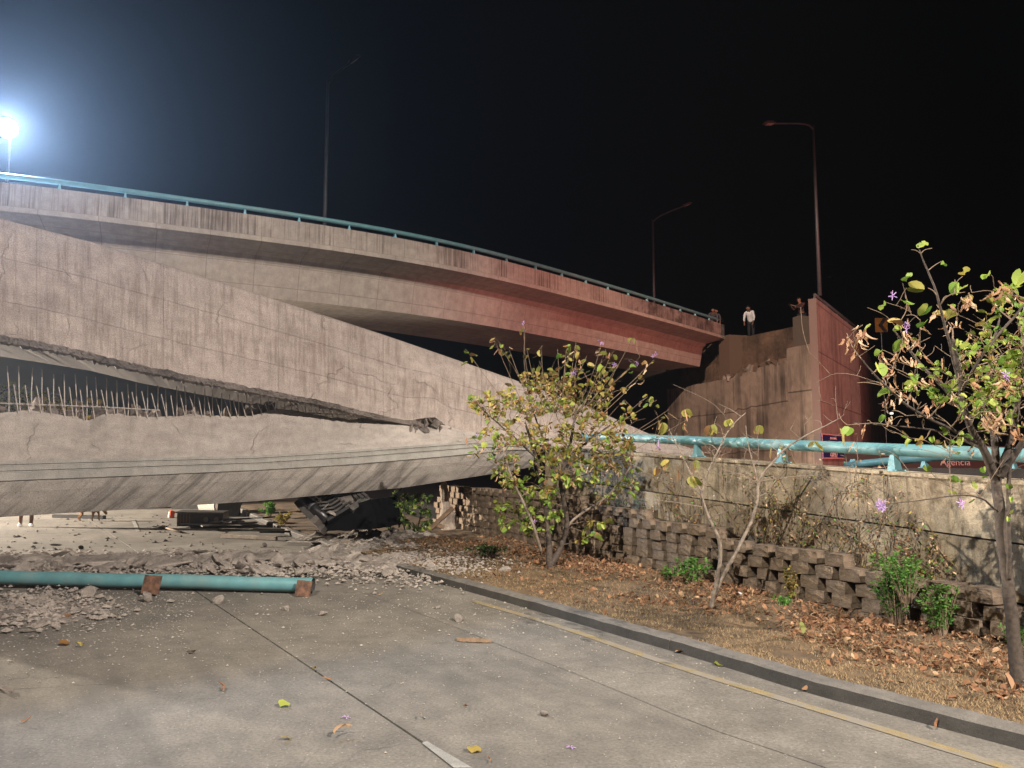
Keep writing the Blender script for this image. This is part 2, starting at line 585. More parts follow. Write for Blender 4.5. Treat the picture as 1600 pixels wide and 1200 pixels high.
# --- road: base sheet plus concrete slabs with open joints
road = MB().add([(-60, -30, -.012), (24, -30, -.012), (24, 140, -.012), (-60, 140, -.012)], [(0, 1, 2, 3)]).build('road', M['road_base'])
road['kind'] = 'structure'
jA, jB = gr(720, 1200), gr(390, 980)
jt = (jB - jA); jt.z = 0; jt.normalize()
tA, tB = gr(0, 1078), gr(700, 1037)
tt = (tB - tA); tt.z = 0; tt.normalize()


def cross_at(base, k):          # point on a longitudinal line (offset base) crossed by transverse joint k
    o = gr(500, 1049) + jt * (4.6 * k); o.z = 0
    # o + a*tt = base + b*jt
    m = Matrix(((tt.x, -jt.x), (tt.y, -jt.y)))
    r = m.inverted() @ Vector((base.x - o.x, base.y - o.y))
    p = o + tt * r[0]
    return Vector((p.x, p.y, 0))


jn = Vector((jt.y, -jt.x, 0))
jbase = Vector((jA.x, jA.y, 0))
offs = [-10.6, -7.1, -3.6, 0.0, 3.55]
g = .008
for a in range(len(offs) - 1):
    for k in range(-4, 10):
        b0, b1 = jbase + jn * (offs[a] + g), jbase + jn * (offs[a + 1] - (g if a < 3 else 0))
        e = .007
        p = [cross_at(b0, k) + jt * e, cross_at(b1, k) + jt * e, cross_at(b1, k + 1) - jt * e, cross_at(b0, k + 1) - jt * e]
        if a == 3:      # the lane next to the kerb runs under the kerb
            pass
        dz = random.uniform(-.002, .002)
        mb = MB()
        top = [Vector((q.x, q.y, dz)) for q in p]
        bot = [Vector((q.x, q.y, -.01)) for q in p]
        mb.add(top + bot, [(0, 1, 2, 3), (0, 4, 5, 1), (1, 5, 6, 2), (2, 6, 7, 3), (3, 7, 4, 0)])
        mb.build('slab', M['road'], road)
# strip between the slabs and the kerb foot further along the bend
mb = MB()
for i in range(len(kline) - 1):
    n0, n1 = side(kline, i), side(kline, i + 1)
    q = [kline[i] - n0 * 1.1, kline[i] + n0 * .1, kline[i + 1] + n1 * .1, kline[i + 1] - n1 * 1.1]
    mb.add([(p.x, p.y, .0035) for p in q], [(0, 1, 2, 3)])
mb.build('gutter_strip', M['road'], road)

# painted lines
ypx = [(1560, 1197), (1500, 1179), (1350, 1132), (1197, 1086), (1050, 1041), (935, 1000), (850, 972), (740, 940)]
yl = [gr(x, y) for x, y in ypx]
yl = [yl[0] + (yl[0] - yl[1]).normalized() * 3] + yl
yl = resample(chaikin([Vector((p.x, p.y, 0)) for p in yl], 2), .25)
mb = MB()
for i in range(len(yl) - 1):
    n0, n1 = side(yl, i), side(yl, i + 1)
    q = [yl[i] - n0 * .045, yl[i] + n0 * .045, yl[i + 1] + n1 * .045, yl[i + 1] - n1 * .045]
    mb.add([(p.x, p.y, .008) for p in q], [(0, 1, 2, 3)])
mb.build('road_marking', M['yellow'], road)
for quad in ([(659, 1163), (667, 1160), (738, 1202), (709, 1202)], [(205, 812), (210.5, 812), (219, 831), (212.5, 831)]):
    q = [gr(x, y) for x, y in quad]
    MB().add([(p.x, p.y, .008) for p in q], [(0, 1, 2, 3)]).build('road_marking', M['white'], road)

# --- kerb: cast lengths with joints; one length between the rubble is gone
kerb = empty('kerb', (kline[20].x, kline[20].y, 0), kind='structure')
# joint seen at px 1047, broken ends at px 617 and px 508
yj, ybk0, ybk1 = gr(1045, 1017).y, gr(621, 893).y, gr(512, 858).y
cuts = [kline[0].y]
y_ = yj
while y_ > kline[0].y: y_ -= 3.0
y_ += 3.0
while y_ < 60:
    cuts.append(y_); y_ += 3.0
segs = [(a + .006, b - .006) for a, b in zip(cuts[:-1], cuts[1:])]
for a, b in segs:
    parts = [(a, b)]
    if b > ybk0 and a < ybk1:
        parts = []
        if a < ybk0: parts.append((a, ybk0))
        if b > ybk1: parts.append((ybk1, b))
    for (a2, b2) in parts:
        if b2 - a2 < .1: continue
        n = max(3, int((b2 - a2) / .12))
        rings = []
        for i in range(n + 1):
            y = lerp(a2, b2, i / n)
            c = Vector((kx(y), y, 0))
            t = Vector((kx(y + .2) - kx(y - .2), .4, 0)).normalized()
            s = Vector((t.y, -t.x, 0))
            j = lambda: random.uniform(-.004, .004)
            rings.append([c + Vector((0, 0, -.02)), c + s * .012 + Vector((0, 0, .085 + j())), c + s * (.03 + j()) + Vector((0, 0, .102 + j())),
                          c + s * (.15 + j()) + Vector((0, 0, .105 + j())), c + s * .165 + Vector((0, 0, .02))])
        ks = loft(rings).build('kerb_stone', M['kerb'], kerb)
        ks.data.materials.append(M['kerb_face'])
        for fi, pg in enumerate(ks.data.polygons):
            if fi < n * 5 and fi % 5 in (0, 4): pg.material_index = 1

# --- retaining wall frame
WO = Vector((3.68, 7.3, 0))
WT = Vector((-.4527, .8917, 0))
WN = Vector((-.8917, -.4527, 0))       # towards the road


def wp(s, z, off=0.0): return WO + WT * s + WN * off + Vector((0, 0, z))


def wpix(px, py, off=0.0):
    p = pl(px, py, WO + WN * off, WN)
    return (p - WO).dot(WT), p.z


def ws(px): return wpix(px, 720)[0]


s_a, zt_a = wpix(1400, 737); s_b, zt_b = wpix(1000, 708)
_, zb_a = wpix(1400, 897); _, zb_b = wpix(1000, 803)


def ztop(s): return lerp(zt_a, zt_b, (s - s_a) / (s_b - s_a)) if s < s_b + 6 else ztop(s_b + 5.9)


def zbot(s): return lerp(zb_a, zb_b, (s - s_a) / (s_b - s_a)) if s < s_b + 3 else ztop(s) - .93


def verge_z(x, y):
    t = (x - kx(y)) / 2.4
    e = max(0.0, min(1.0, (t - .05) / .12))
    return .085 + e * (.035 * fbm((x, y, 0), 1.1) + .012 * fbm((x, y, 3), 6)) + .075 * max(0, t)


mb = MB()
ysv = [-6 + .16 * i for i in range(220)] + [30 + 2 * i for i in range(30)]
NXV = 26
rows = []
for y in ysv:
    x0 = kx(y) + .14
    x1 = (WO + WT * ((y - WO.y) / WT.y)).x + .1
    rows.append([Vector((lerp(x0, x1, i / NXV), y, 0)) for i in range(NXV + 1)])
b = 0
vv = []
for r in rows:
    for p in r: vv.append((p.x, p.y, verge_z(p.x, p.y)))
ff = []
for i in range(len(rows) - 1):
    for j in range(NXV):
        ff.append((i * (NXV + 1) + j, i * (NXV + 1) + j + 1, (i + 1) * (NXV + 1) + j + 1, (i + 1) * (NXV + 1) + j))
mb.add(vv, ff)
verge = mb.build('verge', M['verge'], smooth=True)
verge['kind'] = 'structure'

# ================================================================== RETAINING WALL
rw = empty('retaining_wall', wp(0, .1), 'low roadside wall of stacked split-face blocks with a stained concrete band on top', 'wall')
S0, S1 = -7.0, ws(852)
# concrete band cast in lengths: upper panel, recessed horizontal joint, lower panel
_, zc_a = wpix(1400, 823); _, zc_b = wpix(1000, 766)


def zcrk(s): return lerp(zc_a, zc_b, (s - s_a) / (s_b - s_a))


def wall_strip(z0f, z1f, name, mat, off, thick, joints):
    for a, b_ in zip(joints[:-1], joints[1:]):
        n = max(3, int((b_ - a) / .15))
        rings = []
        for i in range(n + 1):
            s = lerp(a + .004, b_ - .004, i / n)
            z0, z1 = z0f(s), z1f(s)
            pr = []
            for k in range(7):
                z = lerp(z0, z1, k / 6)
                pr.append(wp(s, z, off + .008 * fbm((s, z, 1), 2)))
            pr += [wp(s, z1, off - thick), wp(s, z0, off - thick)]
            rings.append(pr)
        loft(rings).build(name, mat, rw)


wall_strip(lambda s: zcrk(s) + .008, lambda s: ztop(s) - .035, 'concrete_panel', M['rwall'], 0.0, .28, [S0, -3.4, .2, 3.0, S1])
wall_strip(lambda s: zbot(s), lambda s: zcrk(s) - .008, 'concrete_panel', M['rwall'], .006, .28, [S0, -2.2, 1.3, S1])
wall_strip(lambda s: ztop(s) - .032, lambda s: ztop(s), 'coping', M['rwall'], .02, .32, [S0, -2.4, 2.2, S1])
MB().add([wp(S0, 0, -.12), wp(S1, 0, -.12), wp(S1, 1.4, -.12), wp(S0, .9, -.12), wp(S0, 0, -.27), wp(S1, 0, -.27), wp(S1, 1.4, -.27), wp(S0, .9, -.27)],
         [(0, 1, 2, 3), (5, 4, 7, 6), (3, 2, 6, 7), (0, 4, 5, 1), (1, 5, 6, 2), (4, 0, 3, 7)]).build('backing', M['backing'], rw)


def block_mesh(k):
    random.seed(100 + k)
    bm = bmesh.new()
    bmesh.ops.create_cube(bm, size=1)
    bmesh.ops.subdivide_edges(bm, edges=bm.edges[:], cuts=2, use_grid_fill=True)
    for v in bm.verts:
        amp = .022 if v.co.y < -.2 else .008
        v.co += Vector([random.uniform(-amp, amp) for _ in range(3)])
        if v.co.y < -.4:
            edge = (abs(v.co.x) > .4) + (abs(v.co.z) > .4)
            v.co.y += .012 * edge
    me = bpy.data.meshes.new('block')
    bm.to_mesh(me); bm.free()
    me.materials.append(M['block'])
    return me


bmeshes = [block_mesh(k) for k in range(7)]
random.seed(21)
wang = math.atan2(WT.y, WT.x) + math.pi       # local x along -WT so that local -y faces the road
CH = .125
nblk = 0
for c in range(11):
    z = .06 + CH * c
    s = S0 + (.21 if c % 2 else 0)
    while s < ws(700):
        w = random.choice((.2, .22, .23))
        zb = zbot(s + w / 2)
        if s > S1: zb = 1.02
        if z + CH * .1 < zb:
            zz = z + CH / 2 + random.uniform(-.006, .006)
            batter = .026 * (7 - c)
            o = put('block', random.choice(bmeshes), rw, wp(s + w / 2, zz, .07 + batter * .55 + random.choice((.02, .01, 0, -.03)) + random.uniform(-.006, .006)) - rw.location,
                    (random.uniform(-.015, .015), random.uniform(-.01, .01), wang + random.uniform(-.03, .03)),
                    (w, .26 * (1 if random.random() < .5 else -1) * (1), CH * .96))
            o.scale = (w, .26, CH * .96)
            nblk += 1
        s += w + random.choice((.08, .10, .11))

# far wall of the ramp behind, and the ramp fill between
RW2 = -4.4
rw2 = empty('ramp_wall', wp(0, 0, RW2), 'plain dark concrete wall on the far side of the ramp with its own pipe rail', 'wall')
rings = []
for i in range(41):
    s = lerp(-12, 11, i / 40)
    zt = 1.49
    rings.append([wp(s, 0, RW2), wp(s, zt, RW2), wp(s, zt, RW2 - .3), wp(s, 0, RW2 - .3)])
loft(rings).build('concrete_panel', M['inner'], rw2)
rings = []
for i in range(41):
    s = lerp(-12, 8, i / 40)
    zt = .8
    rings.append([wp(s, -.05, -.33), wp(s, zt, -.33), wp(s, zt, RW2 + .02), wp(s, -.05, RW2 + .02)])
r_ = loft(rings).build('ramp_road', M['road'])
r_['kind'] = 'structure'


def foot(mb, base, along, h, w=.09, d=.11):
    """tapered welded plate foot"""
    n = Vector((along.y, -along.x, 0)).normalized()
    a = along.normalized()
    z = Vector((0, 0, 1))
    bt = [base + a * x * w / 2 + n * y * d / 2 for x in (-1, 1) for y in (-1, 1)]
    tp = [base + z * h + a * x * w * .22 + n * y * d * .3 for x in (-1, 1) for y in (-1, 1)]
    mb.add(bt + tp, [(0, 1, 3, 2), (4, 6, 7, 5), (0, 4, 5, 1), (2, 3, 7, 6), (0, 2, 6, 4), (1, 5, 7, 3)])
    mb.box(base + z * .006, (w * 1.5, d * 1.4, .012), Matrix((a, n, z)).transposed())


# front pipe rail on the retaining wall
gr_rail = empty('pipe_rail', wp(0, ztop(0), -.13), 'teal pipe handrail on tapered feet along the top of the stained roadside wall', 'railing')
pts = []
for i in range(60):
    s = lerp(-7.0, ws(925) + .5, i / 59)
    pts.append(wp(s, ztop(s) + .205 + (.0 if i < 58 else -.03), -.13))
MB().tube(pts, .06, 16).build('pipe', M['teal'], gr_rail, True)
for px in (1090, 1222, 1397, 1690, 985, 1985):
    s = (pl(px, 715, WO - WN * .13, WN) - WO).dot(WT)
    if s > -7:
        mb = MB(); foot(mb, wp(s, ztop(s), -.13), WT, .17); mb.build('post', M['teal_foot'], gr_rail)
for s in (-2.2, 2.2):
    MB().tube([wp(s - .06, ztop(s) + .205, -.13), wp(s + .06, ztop(s + .1) + .205, -.13)], .071, 16).build('sleeve', M['teal'], gr_rail, True)
rail2 = empty('pipe_rail', wp(0, ztop(0), RW2 - .15), 'thinner looking teal pipe rail further back across the ramp', 'railing')
MB().tube([wp(lerp(-12, 4.4, i / 40), 1.66 - max(0, i - 36) * .035, RW2 - .15) for i in range(41)], .066, 12).build('pipe', M['teal'], rail2, True)
for k in range(-8, 4):
    s = 1.32 * k + .3
    mb = MB(); foot(mb, wp(s, 1.49, RW2 - .15), WT, .14); mb.build('post', M['teal_foot'], rail2)

# ================================================================== STANDING OVERPASS
opx = [(0, 281, 18.0), (250, 312, 19.5), (500, 350, 21.4), (660, 380, 23.2), (800, 409, 25.6), (1000, 470, 31.5), (1122, 503, 37.2)]
opts = [at(*p) for p in opx]
OZ = sum(p.z for p in opts) / len(opts)
opl = [Vector((p.x, p.y, 0)) for p in opts]
opl = [Vector((-40, 12.5, 0)), Vector((-30, 13.6, 0)), Vector((-21, 15.4, 0))] + opl
opl.append(opl[-1] + (opl[-1] - opl[-2]).normalized() * .7)
opl = resample(chaikin(opl, 3), .6)


def oside(i):
    t = (opl[min(i + 1, len(opl) - 1)] - opl[max(i - 1, 0)]).normalized()
    return Vector((-t.y, t.x, 0))      # inward (away from the viewer)


ov = empty('overpass_bridge', (opl[30].x, opl[30].y, 0), 'curved concrete overpass still standing, streaked parapet, reddish light on its right end', 'bridge')


def ozz(i): return OZ + .0


def oloft(profile, name, mat, i0=0, i1=None, smooth=False):
    rings = []
    for i in range(i0, i1 or len(opl)):
        n = oside(i)
        rings.append([opl[i] + n * o + Vector((0, 0, ozz(i) + z)) for o, z in profile])
    return loft(rings).build(name, mat, ov, smooth)


i_s = next(i for i in range(len(opl)) if opl[i].x > 4.7)
oloft([(0, 0), (0, -.57), (.2, -.57), (.2, 0)], 'parapet', M['parapet'], 0, i_s + 1)
oloft([(0, 0), (0, -.57), (.2, -.57), (.2, 0)], 'parapet', M['parapet_soot'], i_s)
oloft([(-.035, -.575), (-.035, -.715), (.5, -.715), (.5, -.575)], 'kerb_lip', M['bridge'])
oloft([(.05, -.72), (1.0, -.86), (1.18, -1.02), (1.38, -1.99), (4.9, -1.99), (5.1, -1.02), (5.3, -.86), (6.3, -.72), (6.3, -.58), (.05, -.58)], 'box_girder', M['bridge'])
oloft([(6.1, 0), (6.1, -.57), (6.3, -.57), (6.3, 0)], 'parapet', M['parapet'])
rp = [opl[i] + oside(i) * .1 + Vector((0, 0, ozz(i) + .2)) for i in range(len(opl))]
MB().tube(rp, .068, 12).build('pipe_rail', M['teal'], ov, True)
Lr = resample(rp, 1.45)
for i in range(len(Lr) - 1):
    b_ = Lr[i] - Vector((0, 0, .2))
    if b_.x < -16: continue
    a_ = (Lr[i + 1] - Lr[i]); a_.z = 0
    mb = MB(); foot(mb, b_, a_, .16, .07, .1); mb.build('rail_post', M['teal_foot'], ov)

# ================================================================== ABUTMENT
AC = at(1280, 603, 31.0); AC.z = 0                       # near corner in plan
AF = Vector((-.312, .95, 0)).normalized()                # along the front face, receding left
AS = Vector((3.9, 5.1, 0)).normalized()                  # along the side face, receding right
AI = Vector((AF.y, -AF.x, 0))                            # into the abutment


def ap(s, z, inn=0.0): return AC + AF * s + AS * (inn / .82) + Vector((0, 0, z))


ab = empty('abutment', AC, 'tall water-stained concrete abutment with a broken bearing ledge where a span has dropped away', 'abutment')


def azs(px, py):
    n = Vector((AF.y, -AF.x, 0))
    p = pl(px, py, AC, n)
    return (p - AC).dot(AF), p.z


s_l, _ = azs(1040, 600)
s1, z1 = azs(1229, 541); s0, z0 = azs(1279, 534)
s2, z2 = azs(1170, 562); s3, z3 = azs(1085, 573)
lip = [(0, z0), (s1, z0), (s1 + .03, z0 - .5), (s2, z0 - .62), (s2 + .4, z0 - .78), (s2 + 1.1, z0 - .6), (s2 + 1.3, z0 - .85), (s_l, z0 - .9)]
# front wall, built in vertical slices so the top follows the ledge
rings = []
xs = sorted(set([0, s1, s1 + .03] + [i * .35 for i in range(int(s_l / .35) + 1)]))
for s in xs:
    zt = ip(s, [a for a, _ in lip], [b for _, b in lip]) + (.08 * fbm((s * 3, 0, 5), 1) if s > s1 else 0)
    s = max(s, .0) if s > .4 else lerp(.02, .4, s / .4)
    rings.append([ap(s, 0), ap(s, zt * .33), ap(s, zt * .66), ap(s, zt), ap(s + .45 * max(0, 1 - s / 2), zt, 1.4), ap(s + .45 * max(0, 1 - s / 2), 0, 1.4)])
loft(rings).build('front_wall', M['abut'], ab)
# recessed sooty back wall above the ledge
_, zbt = azs(1268, 499)
zbw = lambda s: zbt - .0 * s
rings = []
for i in range(21):
    s = lerp(.5, s_l - .5, i / 20)
    zt_b = zbt + .12 + .03 * s
    pr = [ap(s, z0 - 1.2, .95)] + [ap(s, lerp(z0 - 1.2, zt_b - .05, k / 8), .95 + .07 * fbm((s, k, 2), .9)) for k in range(9)] + [ap(s, zt_b, 1.5), ap(s, z0 - 1.2, 1.5)]
    rings.append(pr)
loft(rings).build('back_wall', M['dirtwall'], ab)
# cheek pillars at both ends of the seat
MB().box(ap(.95, lerp(z0, zbt + .25, .5), .62), (1.0, .5, zbt - z0 + .4), Matrix((AI, AF, Vector((0, 0, 1)))).transposed()).build('cheek_wall', M['abut'], ab)
sp, _ = azs(1135, 540)
MB().box(ap(sp, z0 + .1, .85), (1.2, .9, 2.5), Matrix((AI, AF, Vector((0, 0, 1)))).transposed()).build('cheek_wall', M['dirtwall'], ab)
# crumbled seat
for k in range(26):
    s = random.uniform(s1 + .2, s2 + 2.2)
    mb = MB(); mb.box(ap(s, ip(s, [a for a, _ in lip], [b for _, b in lip]) + .05, random.uniform(.02, .5)), [random.uniform(.12, .42) for _ in range(3)], [random.uniform(0, 3) for _ in range(3)], .05)
    mb.build('crumbled_seat', M['paleconc' if k % 3 == 0 else 'dirtwall'], ab)
# side wall curving away to the right, parapet on it
sidepl = [AC, AC + AS * 6.6]
n_ = (at(1378, 560, 56)); n_.z = 0
sidepl += [sidepl[1] * .55 + n_ * .45, n_, n_ * 1.45]
rails = [at(1279, 466, 31.0).z, at(1337, 497, (AC + AS * 6.6).y).z]
def stop(i): return [rails[0], rails[0] - .45, rails[0] - .75, rails[0] - 1.1, rails[0] - 1.3][i]
for (i0, i1, mt) in ((0, 1, 'abut_side'), (1, 2, 'abut_side'), (2, 3, 'abut_side'), (3, 4, 'abut_side')):
    rings = []
    for k in range(9):
        p = sidepl[i0].lerp(sidepl[i1], k / 8 if k < 8 else .997)
        t = (sidepl[i1] - sidepl[i0]).normalized()
        inn = Vector((-t.y, t.x, 0))
        zt = lerp(stop(i0), stop(i1), k / 8)
        o = -.03 if i0 == 0 else .0
        rings.append([p - inn * .02, p - inn * .02 + Vector((0, 0, zt - 1.0)), p - inn * .02 + Vector((0, 0, zt)), p + inn * .3 + Vector((0, 0, zt)), p + inn * .3])
    loft(rings).build('side_wall', M[mt], ab)
mb = MB()
mb.tube([sidepl[i] + Vector((.0, .1, stop(i) + .17)) for i in range(5)], .07, 10)
mb.build('pipe_rail', M['pole'], ab, True)
for i in range(3):
    for k in range(4):
        p = sidepl[i].lerp(sidepl[i + 1], k / 4) + Vector((0, .1, 0))
        mb = MB(); foot(mb, p + Vector((0, 0, lerp(stop(i), stop(i + 1), k / 4))), (sidepl[i + 1] - sidepl[i]), .14); mb.build('rail_post', M['pole'], ab)
# fill behind: approach deck, following the walls
def inset(i):
    t = (sidepl[min(i + 1, 4)] - sidepl[max(i - 1, 0)]).normalized()
    return sidepl[i] + Vector((-t.y, t.x, 0)) * .35
fpn = [ap(.6, 0, 1.6), inset(1), inset(2), inset(3), inset(3) + Vector((-26, 6, 0)), ap(s_l - .5, 0, 1.5)]
nf = len(fpn)
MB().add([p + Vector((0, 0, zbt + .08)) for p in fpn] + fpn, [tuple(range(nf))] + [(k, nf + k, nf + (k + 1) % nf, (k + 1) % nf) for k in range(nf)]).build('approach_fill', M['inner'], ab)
DECKZ = zbt + .08


# street name board on the side wall
def text_mesh(body, size, mat, name):
    c = bpy.data.curves.new(name, 'FONT')
    c.body = body
    c.size = size
    c.extrude = .006
    c.align_x = 'CENTER'; c.align_y = 'CENTER'
    o = bpy.data.objects.new(name, c)
    dg = bpy.context.evaluated_depsgraph_get()
    COL.objects.link(o)
    dg.update()
    me = bpy.data.meshes.new_from_object(o.evaluated_get(bpy.context.evaluated_depsgraph_get()))
    bpy.data.objects.remove(o)
    me.materials.clear(); me.materials.append(mat)
    return me


sn = Vector((AS.y, -AS.x, 0))              # outward normal of the side wall
c0 = pl(1281, 698, AC, sn); c1 = pl(1318, 698, AC, sn)
zt_, zb_ = pl(1283, 677, AC, sn).z, pl(1283, 717, AC, sn).z
ctr = (c0 + c1) / 2; ctr.z = (zt_ + zb_) / 2
wS, hS = (c1 - c0).length, zt_ - zb_
sg = empty('name_sign', ctr + sn * .06, 'small navy sign with a pink border reading GALVEZ on the reddish side wall', 'sign')
rot = Matrix((AS, -sn, Vector((0, 0, 1)))).transposed()
rz_s = math.atan2(AS.y, AS.x)
MB().box(sg.location, (wS, .03, hS), rot).build('board', M['blue_sign'], sg)
mb = MB()
for dz in (-1, 1): mb.box(sg.location + sn * .02 + Vector((0, 0, dz * hS * .47)), (wS * .98, .012, .05), rot)
for dx in (-1, 1): mb.box(sg.location + sn * .02 + AS * dx * wS * .47, (.06, .012, hS * .9), rot)
mb.build('border', M['pink_sign'], sg)
tm = text_mesh('GALVEZ', .29, M['pink_sign'], 'lettering')
put('lettering', tm, sg, sn * .022 + Vector((0, 0, -hS * .355)) - AS * .06, (R(90), 0, rz_s))
mb = MB()
for k in range(5):
    mb = MB(); mb.box(sg.location + sn * .02 + AS * (-.45 + .2 * k) + Vector((0, 0, hS * .33)), (.13, .01, .09), rot)
    mb.build('worn_print', M['pink_sign'], sg)

# dark hoarding with lettering seen under the rail at far right
hp = at(1500, 724, 24.0)
hd = empty('hoarding', (hp.x, hp.y, 0), 'long dark hoarding behind the ramp with the word Agencia in pale letters', 'sign')
MB().box((hp.x + 3.0, hp.y + .15, 1.05), (13, .1, 2.0)).build('board', M['sign_dark'], hd)
for dx in (-3, 0, 3, 6, 9):
    MB().box((hp.x + dx, hp.y + .3, .95), (.1, .12, 1.9)).build('post', M['darkgrey'], hd)
tm = text_mesh('Agencia', .30, M['faded_print'], 'lettering')
put('lettering', tm, hd, Vector((-.10, .08, hp.z + .03)), (R(90), 0, 0))

# chevron sign on the ramp beyond
cp = at(1377, 508, 40)
cs = empty('chevron_sign', (cp.x, cp.y, DECKZ - .5), 'amber warning board with a black chevron, half hidden by the tree at right', 'sign')
MB().box(cp, (.66, .03, .76)).build('board', M['sign_orange'], cs)
mb = MB()
for sgn in (-1, 1):
    mb.add([cp + Vector((x, -.022, z * sgn)) for x, z in ((-.16, 0), (.05, 0), (.33, .37), (.10, .37))] + [cp + Vector((x, -.016, z * sgn)) for x, z in ((-.16, 0), (.05, 0), (.33, .37), (.10, .37))],
           [(0, 1, 2, 3), (4, 7, 6, 5), (0, 4, 5, 1), (1, 5, 6, 2), (2, 6, 7, 3), (3, 7, 4, 0)])
mb.build('chevron', M['black'], cs)
MB().tube([Vector((cp.x, cp.y + .05, -.05)), cp + Vector((0, .05, .2))], .03, 8).build('post', M['pole'], cs)


# ================================================================== STREET LAMPS
def street_lamp(base, top, arm_tip, label, r0=.085, kn=None):
    o = empty('street_lamp', base, label, 'street lamp', 'unlit street lamps on the overpass and ramp')
    MB().tube([base, lerp(base, top, .5), top], [r0, r0 * .8, r0 * .62], 10).build('pole', M['pole'], o, True)
    k = kn or lerp(top, arm_tip, .3) + Vector((0, 0, .12))
    arm = chaikin([top - Vector((0, 0, .15)), k, arm_tip], 2)
    MB().tube(arm, .04, 8).build('arm', M['pole'], o, True)
    d = (arm_tip - k).normalized()
    s = d.cross(Vector((0, 0, 1))).normalized()
    u = s.cross(d)
    ring = []
    for t, w, h in ((0, .06, .05), (.15, .14, .09), (.45, .16, .10), (.62, .09, .04)):
        c = arm_tip + d * (t - .05)
        ring.append([c + s * w + u * .0, c + s * w * .6 + u * h, c - s * w * .6 + u * h, c - s * w, c - s * w * .6 - u * .03, c + s * w * .6 - u * .03])
    loft(ring).build('lamp_head', M['darkgrey'], o)
    c = arm_tip + d * .25 - u * .035
    MB().box(c, (.16, .3, .03), Matrix((s, d, u)).transposed()).build('lens', M['glass_dull'], o)
    return o


def sl(pb, pt, pk, pa, Y, Ya, label, zb=None):
    b_ = at(pb[0], pb[1], Y)
    t_ = at(pt[0], pt[1], Y); t_.x, t_.y = b_.x, b_.y
    if zb is not None: b_.z = zb
    return street_lamp(b_, t_, at(pa[0], pa[1], Ya), label, kn=at(pk[0], pk[1], lerp(Y, Ya, .3)))


sl((507, 352), (515, 127), (521, 117), (546, 99), 26.5, 27, 'tall unlit street lamp with a short rising arm, rising above the middle of the overpass', OZ - .6)
sl((1022, 470), (1023, 343), (1030, 337), (1068, 322), 39, 40, 'slim unlit street lamp rising behind the right end of the overpass parapet', OZ - .6)
sl((1281, 462), (1273, 197), (1262, 193), (1210, 193), 31.3, 30.5, 'tall unlit street lamp with a level arm, standing on the abutment corner')
sl((1323, 500), (1321, 440), (1318, 436), (1300, 433), 66, 66, 'faint distant street lamp just right of the abutment corner', 0)

ql = at(1393, 646, 75)
tl = empty('distant_lamp', (ql.x, ql.y, 0), 'tiny white point of light far off between the abutment and the right tree', 'street lamp')
MB().tube([Vector((ql.x, ql.y, -.05)), ql], .06, 6).build('pole', M['pole'], tl)
MB().box(ql, (.22, .22, .14)).build('lamp_head', emit('far_lamp', (1, .95, .9), 3), tl)
# floodlight with its legs on the overpass deck at far left, lit
fp = at(11, 200, 20.0)
dk = Vector((fp.x, fp.y + .15, OZ - .57))
fl = empty('floodlight', dk, 'lit floodlight on a thin mast above the left end of the overpass, glaring bluish white', 'floodlight')
MB().tube([dk + Vector((0, 0, .5)), Vector((dk.x, dk.y, fp.z - .2))], .03, 8).build('mast', M['pole'], fl, True)
for k in range(3):
    a = k * 2.094 + .4
    MB().tube([dk + Vector((.55 * math.cos(a), .55 * math.sin(a), .02)), dk + Vector((0, 0, .8))], .018, 6).build('leg', M['pole'], fl)
fd = (Vector((0, 2, 1)) - fp).normalized()
fs = fd.cross(Vector((0, 0, 1))).normalized(); fu = fs.cross(fd)
fm = Matrix((fs, fd, fu)).transposed()
MB().tube([fp - fd * .16, fp - fd * .08, fp - fd * .01], [.16, .27, .29], 20).build('housing', M['darkgrey'], fl)
MB().tube([fp - fd * .02, fp + fd * .015], .25, 20).build('glass', M['lamp_glow'], fl)
lamp('floodlight_beam', 'SPOT', fp + fd * .08, fp + fd * 5, 11500, (.5, .7, 1.0), .2, 150, .9)

# ================================================================== COLLAPSED GIRDER
GN = Vector((.39, -.92, 0)).normalized()       # towards the viewer
GI = -GN


def gd(px):
    u = (px - 800) / 1200.0
    return 15.37 / (1 - .4217 * u)


gir = empty('collapsed_girder', at(400, 785, gd(400)), 'long fallen concrete girder lying across the road, split open lengthwise with bare rebar', 'bridge span')
Tp = [(-400, 225), (-150, 298), (0, 340), (140, 376), (400, 457), (600, 522), (800, 591), (920, 635), (1040, 688), (1110, 708)]
Lp = [(-400, 470), (-150, 510), (0, 534), (100, 551), (200, 576), (300, 596), (400, 615), (500, 633), (590, 655), (640, 664), (662, 658), (678, 656), (700, 674), (800, 692), (900, 708), (1040, 716), (1110, 713)]
Bp = [(-400, 640), (-150, 640), (0, 646), (50, 641), (100, 649), (140, 657), (165, 645), (230, 652), (300, 648), (360, 651), (400, 648), (425, 640), (460, 640), (500, 650), (550, 655), (590, 651), (625, 650), (650, 658), (670, 667), (690, 664), (700, 667), (800, 688), (835, 694)]
M1p = [(-400, 740), (0, 721), (200, 716), (400, 712), (550, 703), (732, 690), (800, 692), (835, 698)]
M2p = [(-400, 776), (0, 752), (200, 744), (400, 735), (550, 726), (700, 713), (800, 703), (835, 703)]
Ep = [(-400, 836), (0, 808), (200, 796), (400, 783), (630, 762), (785, 738), (835, 729)]


def F(tab, px): return ip(px, [a for a, _ in tab], [b for _, b in tab])


